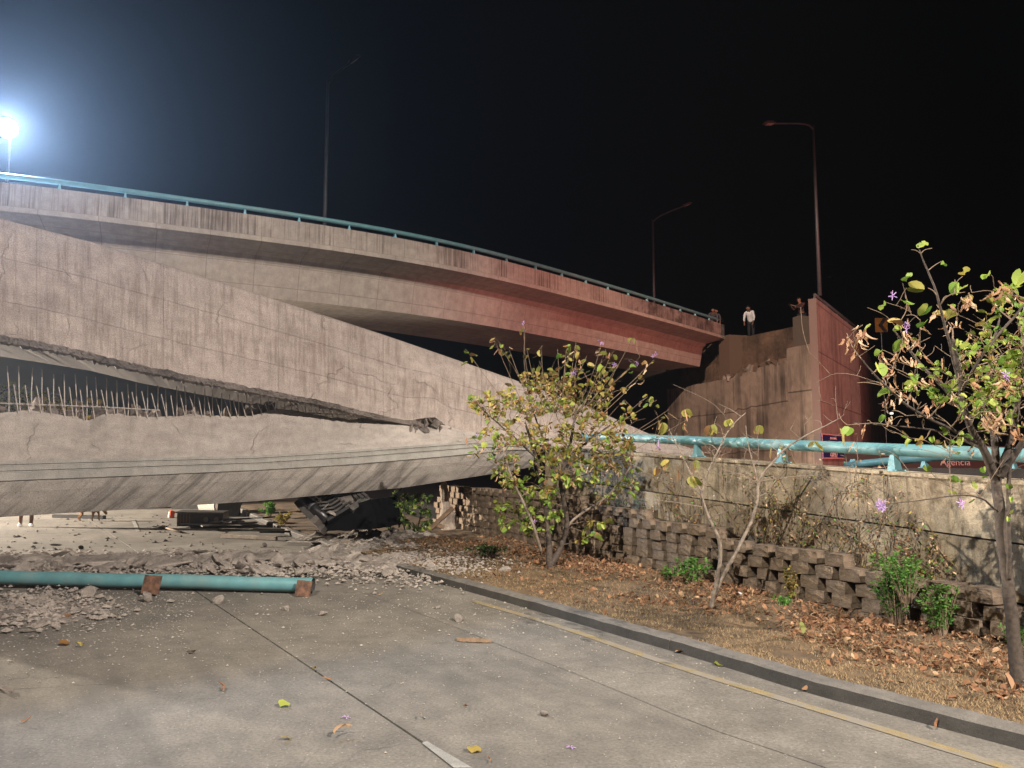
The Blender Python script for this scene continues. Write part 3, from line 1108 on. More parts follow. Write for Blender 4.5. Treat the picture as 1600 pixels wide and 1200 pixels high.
rings_u, rings_e = [], []
PXS = list(range(-400, 1111, 12))
for px in PXS:
    d = gd(px)
    k = max(0.0, min(1.0, (1110 - px) / 500))
    T = at(px, F(Tp, px), d + .25 + .95 * k)
    L = at(px, F(Lp, px), d + .22)
    jag = .02 * fbm((px * .035, 1, 0), 1) + .02 * fbm((px * .15, 4, 0), 1)
    L0 = L.lerp(T, .045 + .01 * fbm((px * .04, 9, 0), 1))
    front = [T + GI * .06 + Vector((0, 0, .0)), T + Vector((0, 0, -.05))]
    for q in range(1, 9):
        w = lerp(T + Vector((0, 0, -.05)), L0, q / 9)
        front.append(w + GN * .012 * fbm(w, .8))
    front.append(L0 + GN * .01)
    dep = 3.9 * lerp(.25, 1, k)
    Lj = L + GI * (.16 + jag) + Vector((0, 0, jag * .7))
    Tb = T + GI * dep * .95
    Lb = L + GI * dep + Vector((0, 0, .12))
    rings_u.append(front + [Lj, Lb, Tb])
    # torn lower edge
    q1 = L0.lerp(L, .55) + GN * (.05 + .05 * fbm((px * .12, 2, 1), 1)) + Vector((0, 0, .03 * fbm((px * .2, 7, 1), 1)))
    q2 = L + GN * .02 * fbm((px * .16, 3, 3), 1) + Vector((0, 0, jag * 1.2 - .02))
    rings_e.append([L0 + GN * .025, q1, q2, Lj + Vector((0, 0, -.03)), Lj + Vector((0, 0, .1))])
mbu = loft(rings_u)
upper = mbu.build('upper_slab', M['girder'], gir)
me = upper.data
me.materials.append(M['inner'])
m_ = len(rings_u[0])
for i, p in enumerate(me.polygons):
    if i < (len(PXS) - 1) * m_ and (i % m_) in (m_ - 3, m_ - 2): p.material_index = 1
rings_e = []
for q_ in range(0, (655 + 400) * 10 // 35):
    px = -400 + q_ * 3.5
    d = gd(px)
    k = max(0.0, min(1.0, (1110 - px) / 500))
    T = at(px, F(Tp, px), d + .25 + .95 * k)
    L = at(px, F(Lp, px), d + .22)
    L0 = L.lerp(T, .05 + .01 * fbm((px * .04, 9, 0), 1) + .012 * fbm((px * .3, 4, 2), 1))
    jag = .02 * fbm((px * .035, 1, 0), 1) + .035 * fbm((px * .2, 4, 0), 1)
    fd_ = max(.12, min(1.0, (650 - px) / 130))
    jag *= fd_
    R5 = [L0 + GN * .03 * fd_]
    for w_ in (.25, .5, .75, 1.0):
        R5.append(L0.lerp(L, w_) + GN * fd_ * (.02 + .04 * noise.noise(Vector((px * .21, w_ * 5, 1))) + .04 * noise.noise(Vector((px * .5, w_ * 9, 4)))) + Vector((0, 0, .045 * fd_ * noise.noise(Vector((px * .33, w_ * 4, 7))))))
    R5 += [L + GI * .14 + Vector((0, 0, jag * 1.1 - .03 * fd_ + .05 * fd_ * noise.noise(Vector((px * .4, 2, 2))))), L + GI * .2 + Vector((0, 0, .1))]
    rings_e.append(R5)
loft(rings_e).build('torn_edge', M['broken'], gir)

PXL = [p for p in range(-400, 836, 9)]
r_top, r_mould, r_soff = [], [], []
for px in PXL:
    d = gd(px)
    k = max(0.0, min(1.0, (835 - px) / 140))
    B = at(px, F(Bp, px) + 2.2 * fbm((px * .045, 0, 8), 1) + 1.6 * fbm((px * .2, 0, 2), 1), d + .22 + .62 * min(1, max(0, (700 - px) / 250)))
    M1 = at(px, F(M1p, px), d + .0)
    M2 = at(px, F(M2p, px), d - .03)
    E = at(px, F(Ep, px), d + .22)
    thick = .34 + .1 * fbm((px * .05, 3, 9), 1)
    Bb = B + GI * thick + Vector((0, 0, -.1 + .14 * fbm((px * .09, 5, 5), 1)))
    Eb = E + GI * (1.6 * k + .2) + Vector((0, 0, .05))
    BbL = Bb.copy(); BbL.z = lerp(Bb.z, E.z, .6)
    top = [lerp(B, M1, t) + GN * (.02 * fbm((px * .02, t * 3, 1), 1) if 0 < t < 1 else 0) for t in (0, .15, .35, .6, .85, 1)]
    r_top.append(top + [M1 + GI * .3, BbL, Bb, B + GI * thick * .45 + Vector((0, 0, .05 * fbm((px * .11, 2, 2), 1)))])
    h = M2 - M1
    def mm(t, o): return M1 + h * t + GN * o
    r_mould.append([mm(.0, .012), mm(.0, .035), mm(.16, .04), mm(.19, .018), mm(.25, .018), mm(.28, .042), mm(.48, .045), mm(.51, .02), mm(.57, .02), mm(.6, .045),
                    mm(.98, .05), mm(1.0, .035), M2 + GI * .3, M1 + GI * .3 + h * .05])
    s0_ = M2 + GN * .02
    r_soff.append([s0_, lerp(s0_, E, .3) + GN * .03, lerp(s0_, E, .6) + GN * .03, lerp(s0_, E, .9) + GN * .01, E, E + GI * .25, Eb, Eb + Vector((0, 0, .5)), M2 + GI * .25])
loft(r_top).build('lower_slab', M['girder_low'], gir)
loft(r_mould).build('fascia', M['fascia'], gir)
loft(r_soff).build('soffit', M['girder_soffit'], gir)
# lumps on the torn top of the lower piece
for k in range(46):
    px = random.uniform(-60, 440)
    B = at(px, F(Bp, px) - random.uniform(1, 7), gd(px) + .22 + .62 + random.uniform(.1, .35))
    s = random.uniform(.05, .17)
    MB().box(B, (s * 1.6, s, s * .9), [random.uniform(0, 3) for _ in range(3)], s * .28).build('concrete_lump', M['broken'], gir)
# patch of broken concrete around the hinge
for k in range(40):
    px = random.uniform(640, 800)
    y = lerp(F(Lp, px), F(M1p, px), random.uniform(-.1, .45))
    B = at(px, y, gd(px) + .2 + random.uniform(0, .05))
    s = random.uniform(.03, .11)
    MB().box(B, (s * 1.8, s * .5, s), [random.uniform(0, 3) for _ in range(3)], s * .3).build('concrete_lump', M['broken'], gir)

# rebar rows
px = 14.0
k = 0
while px < 590:
    d = gd(px) + .22 + .75
    yb = F(Bp, px) + 6
    yt = ip(px, [14, 130, 260, 400, 500, 590], [571, 589, 604, 618, 633, 650])
    ra_, rb_ = at(px, yb, d), at(px - random.uniform(-1.5, 3.0), yt + random.uniform(-3, 4), d - .02)
    MB().tube([ra_, lerp(ra_, rb_, .5) + Vector((random.gauss(0, .008), random.gauss(0, .02), 0)), rb_], .0082, 6).build('rebar', M['steel'], gir)
    px2 = px + ip(px, [0, 600], [9, 4.5])
    yt2 = ip(px2, [22, 250, 400, 590], [601, 615, 627, 652])
    MB().tube([at(px2 + random.uniform(3, 9), F(Bp, px2) + 4, d - .12), at(px2 - 1.5, yt2 + random.uniform(-2, 2), d - .2)], .0082, 6).build('rebar', M['steel'], gir)
    px += ip(px, [0, 280, 400, 600], [18.2, 14.6, 12.0, 9.0])
MB().tube([at(-60, 628, gd(-60) + .9), at(60, 632, gd(60) + .9), at(160, 636, gd(160) + .92), at(250, 641, gd(250) + .95)], .012, 6).build('rebar', M['steel'], gir)
MB().tube([at(470, 645, gd(470) + .85), at(540, 648, gd(540) + .9), at(580, 651, gd(580) + .95)], .012, 6).build('rebar', M['steel'], gir)

# ================================================================== FALLEN PIPE
pa, pb = gr(-260, 914), gr(489, 928)
pa.z, pb.z = .155, .105
fpipe = empty('fallen_pipe', pb, 'long teal rail pipe with rusty foot plates, lying on the road', 'pipe')
pd_ = (pb - pa).normalized()
MB().tube([lerp(pa, pb, i / 24) + Vector((0, .012 * math.sin(i * .42), .010 * noise.noise(Vector((i * .31, 3, 1))))) * (1 if 0 < i < 24 else 0) for i in range(25)], [.084 + .0022 * noise.noise(Vector((i * .8, 1, 7))) for i in range(25)], 24, cap=False).build('pipe', M['teal'], fpipe, True)
mb = MB().tube([pb - pd_ * .5, pb], .079, 24, cap=False)
mb.f = [tuple(reversed(f)) for f in mb.f]
mb.build('pipe_bore', M['darkgrey'], fpipe, True)
pn = Vector((pd_.y, -pd_.x, 0)).normalized()
for px, sz in ((236, .215), (474, .185)):
    q = gr(px, 932)
    c = Vector((q.x, q.y, 0)) + pn * .0 + Vector((0, 0, sz * .5 + (.03 if px < 300 else .0)))
    m = Euler((R(-14), R(random.uniform(-4, 4)), math.atan2(pd_.y, pd_.x))).to_matrix()
    MB().box(c, (sz, .014, sz), m).build('foot_plate', M['rust'], fpipe)
    MB().box(c + Vector((0, .07, -.01)), (.014, .14, sz * .7), m).build('gusset', M['rust'], fpipe)


# ================================================================== RUBBLE
def rock_mesh(k, flat, sub=2, mat='rock'):
    bm = bmesh.new()
    bmesh.ops.create_icosphere(bm, subdivisions=sub, radius=.5)
    rnd = random.Random(k)
    sx, sy, sz = rnd.uniform(.8, 1.2), rnd.uniform(.7, 1.1), flat * rnd.uniform(.8, 1.2)
    planes = [(Vector([rnd.gauss(0, 1) for _ in range(3)]).normalized(), rnd.uniform(.2, .38)) for _ in range(13)]
    for v in bm.verts:
        c = v.co
        for n, d in planes:
            e = c.dot(n) - d
            if e > 0: c = c - n * e
        c = c + c.normalized() * .06 * noise.noise(c * 5 + Vector((k * 3.1, 0, 0)))
        v.co = Vector((c.x * sx, c.y * sy, c.z * sz))
    me = bpy.data.meshes.new('concrete_chunk')
    bm.to_mesh(me); bm.free()
    me.materials.append(M[mat])
    return me


rocks = [rock_mesh(k, .75) for k in range(8)]
slabs = [rock_mesh(40 + k, .32) for k in range(6)]
random.seed(5)


def rz(): return (random.uniform(-.5, .5), random.uniform(-.5, .5), random.uniform(0, 6.28))


# low uneven bed of crushed concrete under the chunks
def bed(p0, p1, depth, h, name, nx=150, ny=22, seed=0):
    mb = MB()
    vv, ff = [], []
    for i in range(nx + 1):
        c = lerp(p0, p1, i / nx)
        for j in range(ny + 1):
            t = j / ny
            y = (t - .5) * depth
            e = math.sin(math.pi * t) ** .8 * min(1, i / 8, (nx - i) / 8)
            p = Vector((c.x + .25 * (t - .5), c.y + y, 0))
            z = h * e * (.45 + .75 * (.5 + fbm((p.x, p.y, seed), 1.3)) + .5 * fbm((p.x, p.y, seed + 3), 4.5) + .35 * fbm((p.x, p.y, seed + 5), 11)) - .012
            vv.append((p.x, p.y, z))
    for i in range(nx):
        for j in range(ny):
            ff.append((i * (ny + 1) + j, (i + 1) * (ny + 1) + j, (i + 1) * (ny + 1) + j + 1, i * (ny + 1) + j + 1))
    mb.add(vv, ff)
    o = mb.build(name, M['rubble_bed'])
    o['kind'] = 'stuff'
    return o


b0, b1 = gr(-160, 888), gr(700, 880)
bed(b0, b1, 2.2, .15, 'rubble', seed=1)
bed(gr(-120, 945), gr(160, 962), 1.3, .055, 'rubble', 60, 16, seed=9)
# spill over the kerb on to the verge, and the pale heap by the crushed frame
def heap(px, py, z0, w, d, h, seed):
    c = gr(px, py, z0)
    mb = MB(); vv, ff = [], []
    n = 34
    for i in range(n + 1):
        for j in range(n + 1):
            x, y = (i / n - .5) * 2, (j / n - .5) * 2
            e = max(0, 1 - (x * x + y * y)) ** .7
            p = Vector((c.x + x * w / 2, c.y + y * d / 2, z0))
            vv.append((p.x, p.y, z0 - .05 + h * e * (.6 + .7 * fbm((p.x, p.y, seed), 2.2) + .4 * fbm((p.x, p.y, seed), 8))))
    for i in range(n):
        for j in range(n):
            ff.append((i * (n + 1) + j, (i + 1) * (n + 1) + j, (i + 1) * (n + 1) + j + 1, i * (n + 1) + j + 1))
    mb.add(vv, ff)
    o = mb.build('rubble', M['rubble_bed']); o['kind'] = 'stuff'


heap(600, 852, .1, 2.6, 2.2, .13, 3)
heap(650, 880, .08, 2.2, 1.0, .11, 6)
heap(580, 838, .14, 3.0, 1.2, .22, 8)

RL = 'rough grey concrete chunk lying in the rubble strip beyond the fallen teal pipe'
RG = 'concrete chunks in the rubble strip'
for k in range(230):
    px = random.triangular(0, 850, 400) if k > 60 else random.uniform(0, 560)
    py = random.uniform(871, 904) if px < 500 else random.uniform(866, 908)
    p = gr(px, py)
    s = random.choice((.08, .1, .13, .16, .2, .26, .38)) * random.uniform(.8, 1.15)
    flat = random.random() < .5 or s > .3
    me = random.choice(slabs if flat else rocks)
    o = put('concrete_chunk', me, None, (p.x, p.y, .05 + s * (.1 if flat else .2)), rz() if not flat else (random.uniform(-.6, .6), random.uniform(-.6, .6), random.uniform(0, 6.28)), (s * random.uniform(1, 1.6), s, s * random.uniform(.8, 1.2)))
    tag(o, RL, 'concrete chunk', RG)
for px, py, s in ((160, 892, .6), (215, 886, .72), (262, 893, .5), (60, 884, .55), (20, 896, .5), (335, 878, .5), (395, 885, .42), (455, 880, .4), (520, 890, .38)):
    p = gr(px, py)
    o = put('concrete_chunk', slabs[int(px) % 6], None, (p.x, p.y, .06 + s * .08), (random.uniform(-.12, .22), random.uniform(-.15, .15), random.uniform(-.4, .4)), (s * 1.7, s * 1.0, s * .9))
    tag(o, 'large flat slab piece in the rubble strip just beyond the fallen teal pipe', 'concrete slab', 'large slab pieces in the rubble')
for k, (px, py, s) in enumerate([(15, 945, .12), (60, 940, .2), (90, 937, .22), (136, 925, .27), (110, 958, .27), (35, 960, .12), (62, 975, .2), (40, 985, .15), (8, 1078, .16), (30, 968, .11), (150, 947, .08), (20, 935, .16), (75, 950, .14), (5, 955, .13), (95, 962, .1)]):
    p = gr(px, py + 4)
    o = put('concrete_chunk', (rocks if k in (3, 10) else slabs)[k % 6], None, (p.x, p.y, s * .1), (random.uniform(-.3, .3), random.uniform(-.3, .3), random.uniform(0, 6)), (s * 1.4, s, s))
    tag(o, 'broken concrete piece on the road before the left part of the teal pipe', 'concrete chunk', 'concrete pieces in front of the pipe')
lone = [(231, 940, .16, 'pale lump of concrete touching the left rusty foot plate'), (173, 947, .1, 'small grey stone to the left of the left rusty foot plate'),
        (344, 942, .15, 'pale stone on bare road between the two rusty foot plates'),
        (715, 971, .11, 'pale stone on open road above the long dark wood scrap'), (683, 952, .07, 'small pale stone a little behind the pale stone on open road'),
        (851, 1119, .06, 'single small white stone far from the rubble on the near road'), (505, 962, .09, 'flat pale flake of concrete just below the right rusty foot plate'),
        (449, 954, .09, 'pale flake on the road below the gap between rusty plate and kerb joint line')]
for px, py, s, lab in lone:
    p = gr(px, py)
    tag(put('stone', random.choice(rocks), None, (p.x, p.y, s * .3), rz(), (s * 1.25, s, s)), lab, 'stone')
# pieces that landed by the kerb
for px, py, s in ((690, 905, .1), (668, 893, .18), (640, 890, .12), (716, 913, .08), (632, 905, .14), (735, 918, .07), (655, 903, .1)):
    p = gr(px, py)
    tag(put('concrete_chunk', random.choice(rocks), None, (p.x, p.y, s * .32), rz(), (s, s, s)), 'small pale lump of concrete resting against the foot of the kerb', 'concrete chunk', 'lumps against the kerb')


def scatter(name, mat, n, fn, seed, kind='stuff', parent=None):
    """thousands of tiny octahedral crumbs in one mesh"""
    rnd = random.Random(seed)
    V, Fc = [], []
    for _ in range(n):
        p, s = fn(rnd)
        b = len(V)
        a = rnd.uniform(0, 6.28)
        for dx, dy, dz in ((1, 0, .2), (0, 1, 0), (-1, 0, .15), (0, -1, 0), (.1, .1, .75), (0, 0, -.3)):
            x, y = dx * math.cos(a) - dy * math.sin(a), dx * math.sin(a) + dy * math.cos(a)
            V.append((p.x + x * s * rnd.uniform(.6, 1.4), p.y + y * s * rnd.uniform(.6, 1.3), p.z + dz * s))
        for t in ((0, 1, 4), (1, 2, 4), (2, 3, 4), (3, 0, 4), (1, 0, 5), (2, 1, 5), (3, 2, 5), (0, 3, 5)):
            Fc.append(tuple(b + q for q in t))
    o = MB().add(V, Fc).build(name, mat, parent)
    o['kind'] = kind
    return o


def f_strip(r):
    px, py = r.uniform(-60, 860), r.gauss(888, 13)
    p = gr(px, max(868, py)); p.z = r.uniform(0, .09)
    return p, abs(r.gauss(.018, .016)) + .008


def f_front(r):
    px = r.uniform(-60, 300) if r.random() < .6 else r.uniform(-60, 900)
    p = gr(px, 925 + abs(r.gauss(0, 42)))
    p.z = .004
    return p, abs(r.gauss(.003, .005)) + .0025


def f_road(r):
    while True:
        p = gr(r.uniform(-100, 1500), 930 + abs(r.gauss(0, 90)))
        if p.x < kx(p.y) - .05 and p.y > 3: break
    p.z = .004
    return p, abs(r.gauss(.0015, .0025)) + .0022


def f_beyond(r):
    p = gr(r.uniform(-40, 520), r.uniform(806, 868)); p.z = .004
    return p, abs(r.gauss(.015, .015)) + .008


def f_kerb(r):
    p = gr(r.gauss(690, 60), 0 + r.gauss(893, 14)); p.z = .02 if p.x < kx(p.y) else .16
    return p, abs(r.gauss(.009, .009)) + .005


scatter('gravel', M['rock'], 5200, f_strip, 1)
scatter('gravel', M['rock'], 900, lambda r: ((lambda p: (Vector((p.x, p.y, .02)), abs(r.gauss(.014, .014)) + .006))(gr(r.gauss(50, 60), r.gauss(950, 16)))), 22)
scatter('gravel', M['gravel'], 2800, f_front, 2)
scatter('gravel', M['gravel'], 3000, f_road, 3)
scatter('gravel', M['greybrown'], 260, f_beyond, 4)
scatter('gravel', M['rock'], 1200, f_kerb, 5)

# ================================================================== DEBRIS BEYOND THE GIRDER
q = gr(300, 824)
bx = empty('metal_box', q, 'black burnt metal box with ribbed side lying on the road beyond the girder', 'metal box')
MB().box(q + Vector((.18, .25, .19)), (1.05, .5, .30), (0, 0, .08)).build('casing', M['black'], bx)
for k in range(5): MB().box(q + Vector((-.34 + .07 * k, -.03 + .006 * k, .19)), (.025, .03, .3), (0, 0, .08)).build('rib', M['rust'], bx)
MB().box(q + Vector((.16, .2, .36)), (1.12, .56, .03), (.03, .02, .08)).build('lid', M['darkgrey'], bx)
for dx in (.35, .6): MB().tube([q + Vector((dx, -.06, .19)), q + Vector((dx, -.015, .19))], .06, 10).build('fan', M['greybrown'], bx)
labs = ['wide black sheet lying flat in front of the burnt metal box', 'long dark plank lying at the front of the burnt heap', 'dark bent sheet to the right of the burnt metal box',
        'burnt plank at the far right of the dark heap', 'short dark board tilted on the burnt heap beside the metal box', 'narrow black strip under the burnt planks', 'thin dark lath pointing at the kerb']
for k, (x0, y0, x1, y1, w) in enumerate([(280, 825, 345, 824, .5), (315, 830, 400, 826, .22), (365, 821, 420, 824, .4), (398, 832, 462, 833, .2), (345, 816, 372, 826, .3), (330, 827, 372, 829, .14), (405, 838, 470, 836, .12)]):
    a, b_ = gr(x0, y0), gr(x1, y1)
    h = .05 + .035 * k % .1
    tag(MB().bar(a + Vector((0, 0, h + .03)), b_ + Vector((0, 0, h + .02 + .05 * (k % 3))), w, .035).build('burnt_board', M['black' if k % 2 == 0 else 'darkgrey'], None, False, a), labs[k], 'board')
a, b_ = gr(346, 841), gr(432, 845)
tag(MB().bar(a + Vector((0, 0, .05)), b_ + Vector((0, 0, .05)), .07, .07).build('metal_bar', M['paleconc'], None, False, a), 'long pale square bar lying on the road right of the shovel', 'bar')
a, b_ = gr(84, 809), gr(163, 811)
tag(MB().bar(a + Vector((0, 0, .05)), b_ + Vector((0, 0, .05)), .12, .09).build('metal_bar', M['black'], None, False, a), 'long black bar lying on the road behind the dog', 'bar')
# grey pipe length lying with its open end towards the right
a, b_ = gr(311, 805) + Vector((0, .5, .3)), gr(341, 806) + Vector((0, .3, .3))
pp = empty('concrete_pipe', a, 'short thick grey pipe length lying beyond the burnt metal box', 'pipe')
MB().tube([a, b_], .29, 24, cap=False).build('pipe', M['fascia'], pp, True)
mb = MB().tube([a, b_], .245, 24, cap=False); mb.f = [tuple(reversed(f)) for f in mb.f]
mb.build('bore', M['inner'], pp, True)
mb = MB()
for e, s_ in ((a, -1), (b_, 1)):
    dr = (b_ - a).normalized(); u = Vector((0, 0, 1)); v = dr.cross(u)
    ro = [e + (u * math.cos(t) + v * math.sin(t)) * .29 for t in [k * math.pi / 12 for k in range(24)]]
    ri = [e + (u * math.cos(t) + v * math.sin(t)) * .245 for t in [k * math.pi / 12 for k in range(24)]]
    mb.add(ro + ri, [(k, (k + 1) % 24, 24 + (k + 1) % 24, 24 + k) for k in range(24)])
mb.build('rim', M['fascia'], pp)
q = gr(352, 808)
tag(put('concrete_chunk', rocks[2], None, q + Vector((.05, .3, .62)), (.3, .2, 1), (.75, .5, .5)), 'big jagged lump of concrete propped up beside the thick grey pipe', 'concrete chunk')
tag(MB().box(q + Vector((.0, .3, .2)), (.6, .4, .42), (.05, .1, .3), .06).build('burnt_stump', M['black'], None, False, q), 'charred block carrying the big jagged lump of concrete', 'debris')
q = gr(275, 797)
tag(MB().box(q + Vector((.25, .6, .1)), (1.1, .5, .32), (0, 0, .05)).build('fallen_sheet', M['darkgrey'], None, False, q), 'dark flat panel half hidden under the girder edge, left of the grey pipe', 'panel')
q = gr(267, 809)
tag(MB().tube([q + Vector((0, 0, .0)), q + Vector((.01, .02, .16)), q + Vector((.012, .02, .2))], [.085, .085, .05], 14).build('bucket', M['orange'], None, False, q), 'small orange-red container standing on the road beyond the girder', 'container')
# shovel
q = gr(250, 826); q2 = gr(280, 833)
sh = empty('shovel', q, 'shovel lying flat on the road, grey blade to the left and wooden handle', 'shovel')
bw = MB()
dv = (q2 - q); dv.z = 0; dv.normalize(); nv = Vector((-dv.y, dv.x, 0))
ring = []
for t, w in ((-.18, .1), (-.1, .15), (.12, .16), (.2, .1), (.24, .03)):
    c = q + dv * t
    ring.append([c + nv * w + Vector((0, 0, .06)), c + Vector((0, 0, .03)), c - nv * w + Vector((0, 0, .06)), c - nv * w + Vector((0, 0, .05)), c + Vector((0, 0, .02)), c + nv * w + Vector((0, 0, .05))])
loft(ring).build('blade', M['darkgrey'], sh)
MB().tube([q + dv * .2 + Vector((0, 0, .05)), q2 + dv * .12 + Vector((0, 0, .03))], .022, 8).build('handle', M['wood'], sh, True)
for px, py, w, lab in ((86, 857, .2, 'dark flat scrap on the sunken edge of the road near the left'), (126, 859, .13, 'dark lump on the shaded edge of the road, right of the flat scrap'), (283, 839, .06, 'small round black lump just below the shovel handle'), (413, 855, .14, 'dark stone on the shaded road edge below the burnt boards')):
    q = gr(px, py)
    tag(put('scrap', slabs[1] if w > .15 else rocks[3], None, q + Vector((0, 0, w * .3)), (0.1, .1, .5), (w * 1.2, w, w)), lab, 'scrap').data.materials
    o = bpy.context.scene.collection.objects[-1]
    o.data = o.data.copy(); o.data.materials.clear(); o.data.materials.append(M['greybrown'])

# crushed vehicle frame jammed under the girder
vf = empty('crushed_frame', gr(520, 828, .15), 'crumpled black vehicle frame with slats and a roller, jammed under the girder', 'vehicle frame')
va, vb = at(471, 777, 14.6), at(512, 813, 14.25)
MB().tube([va, lerp(va, vb, .45), vb], [.10, .105, .10], 14).build('roller', M['black'], vf, True)
MB().tube([lerp(va, vb, .4), lerp(va, vb, .48)], .112, 14).build('roller_band', M['pole'], vf, True)
MB().bar(at(466, 786, 14.6), at(507, 829, 14.25), .12, .2, (0, -1, .4)).build('side_beam', M['darkgrey'], vf)
MB().bar(at(492, 812, 14.2), at(498, 818, 14.15), .13, .205, (0, -1, .4)).build('worn_patch', M['greybrown'], vf)
for k in range(7):
    t = k / 6
    a, b_ = lerp(at(486, 776, 14.55), at(516, 808, 14.25), t), lerp(at(520, 770, 14.55), at(548, 790, 14.3), t)
    m_ = lerp(a, b_, .5) - Vector((0, 0, .05))
    MB().bar(a, m_, .035, .09, (0, -1, .5)).build('slat', M['darkgrey'], vf)
    MB().bar(m_, b_, .035, .09, (0, -1, .5)).build('slat', M['darkgrey'], vf)
    if k in (1, 2, 4, 6): put('broken_bit', slabs[k % 6], vf, lerp(a, b_, .15) + Vector((0, -.1, .05)) - vf.location, (.4, .6, k), (.25, .14, .12))
P4 = [at(524, 774, 14.45), at(545, 769, 14.5), at(554, 784, 14.4), at(540, 793, 14.3)]
MB().add(P4 + [p + Vector((.02, .08, -.02)) for p in P4], [(0, 1, 2, 3), (7, 6, 5, 4), (0, 4, 5, 1), (1, 5, 6, 2), (2, 6, 7, 3), (3, 7, 4, 0)]).build('cover_plate', M['greybrown'], vf)
MB().bar(at(548, 797, 14.25), at(575, 778, 14.5), .12, .1, (0, -1, .5)).build('lower_bar', M['darkgrey'], vf)
MB().bar(at(512, 814, 14.2), at(548, 792, 14.3), .06, .1, (0, -1, .5)).build('lower_bar', M['black'], vf)
for k in range(3):
    MB().bar(at(550 + 7 * k, 771 - k, 14.55), at(562 + 6 * k, 782 - 3 * k, 14.4), .05, .07, (0, -1, .5)).build('bracket', M['darkgrey'], vf)
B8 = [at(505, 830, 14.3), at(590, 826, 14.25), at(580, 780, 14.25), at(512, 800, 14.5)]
MB().add(B8 + [p + Vector((.3, 1.1, 0)) for p in B8], [(0, 1, 2, 3), (7, 6, 5, 4), (0, 4, 5, 1), (1, 5, 6, 2), (2, 6, 7, 3), (3, 7, 4, 0)]).build('shadow_void', M['void_black'], vf)  # blackened box standing in for the shadowed void under the frame

# post stump and crossed timbers beside the buried wall end
q = gr(698, 829, .15)
ring = []
for k in range(12):
    t = k / 11
    c = at(lerp(701, 693, t), lerp(831, 752, t), q.y) + Vector((.05 * fbm((k * .6, 1, 0), 1), 0, 0))
    w = .13 * lerp(1, .5, t) + (.05 if k < 5 else 0) + .03 * fbm((k * .9, 4, 1), 1)
    ring.append([c + Vector((w * math.cos(a), w * .9 * math.sin(a), 0)) for a in [j * .785 for j in range(8)]])
tag(loft(ring).build('broken_post', M['paleconc'], None, False, q), 'pale splintered concrete post standing in the shade under the girder', 'post')
for (x0, y0, x1, y1, lab) in ((655, 811, 694, 824, 'weathered timber lying at the foot of the splintered concrete post'), (673, 826, 708, 793, 'weathered timber leaning against the splintered concrete post')):
    a, b_ = at(x0, y0, q.y - .35), at(x1, y1, q.y - .3)
    tag(MB().bar(a, b_, .08, .09, (0, -1, .2)).build('timber', M['wood'], None, False, a), lab, 'timber')

# scrap of wood on the open road
q = gr(739, 1006)
ring = []
for k in range(11):
    t = k / 10
    c = gr(lerp(714, 768, t), 1002 + 3 * t) + Vector((0, 0, .015 + .006 * random.random()))
    w = .035 * math.sin(math.pi * min(.96, t + .08)) ** .5
    ring.append([c + Vector((0, w, .0)), c + Vector((0, w * .4, .018)), c + Vector((0, -w * .4, .016)), c + Vector((0, -w, -.01))])
ws_ = empty('wood_scrap', q, 'long narrow dark splinter with pale ends lying alone on the road', 'wood scrap')
loft(ring).build('splinter', M['wood'], ws_)
put('chipped_end', slabs[3], ws_, gr(764, 1004) + Vector((0, 0, .02)) - q, (.2, .1, 1), (.09, .06, .07))
put('chipped_end', slabs[4], ws_, gr(716, 1000) + Vector((0, 0, .02)) - q, (.2, .1, 2), (.06, .05, .06))
tag(put('plastic_scrap', slabs[5].copy(), None, gr(1157, 932, .17) + Vector((0, 0, .03)), (.3, .5, .4), (.12, .1, .2)), 'crumpled clear plastic scrap among the fallen leaves by the wall', 'litter')
o = COL.objects[-1]; o.data.materials.clear(); o.data.materials.append(M['plastic'])

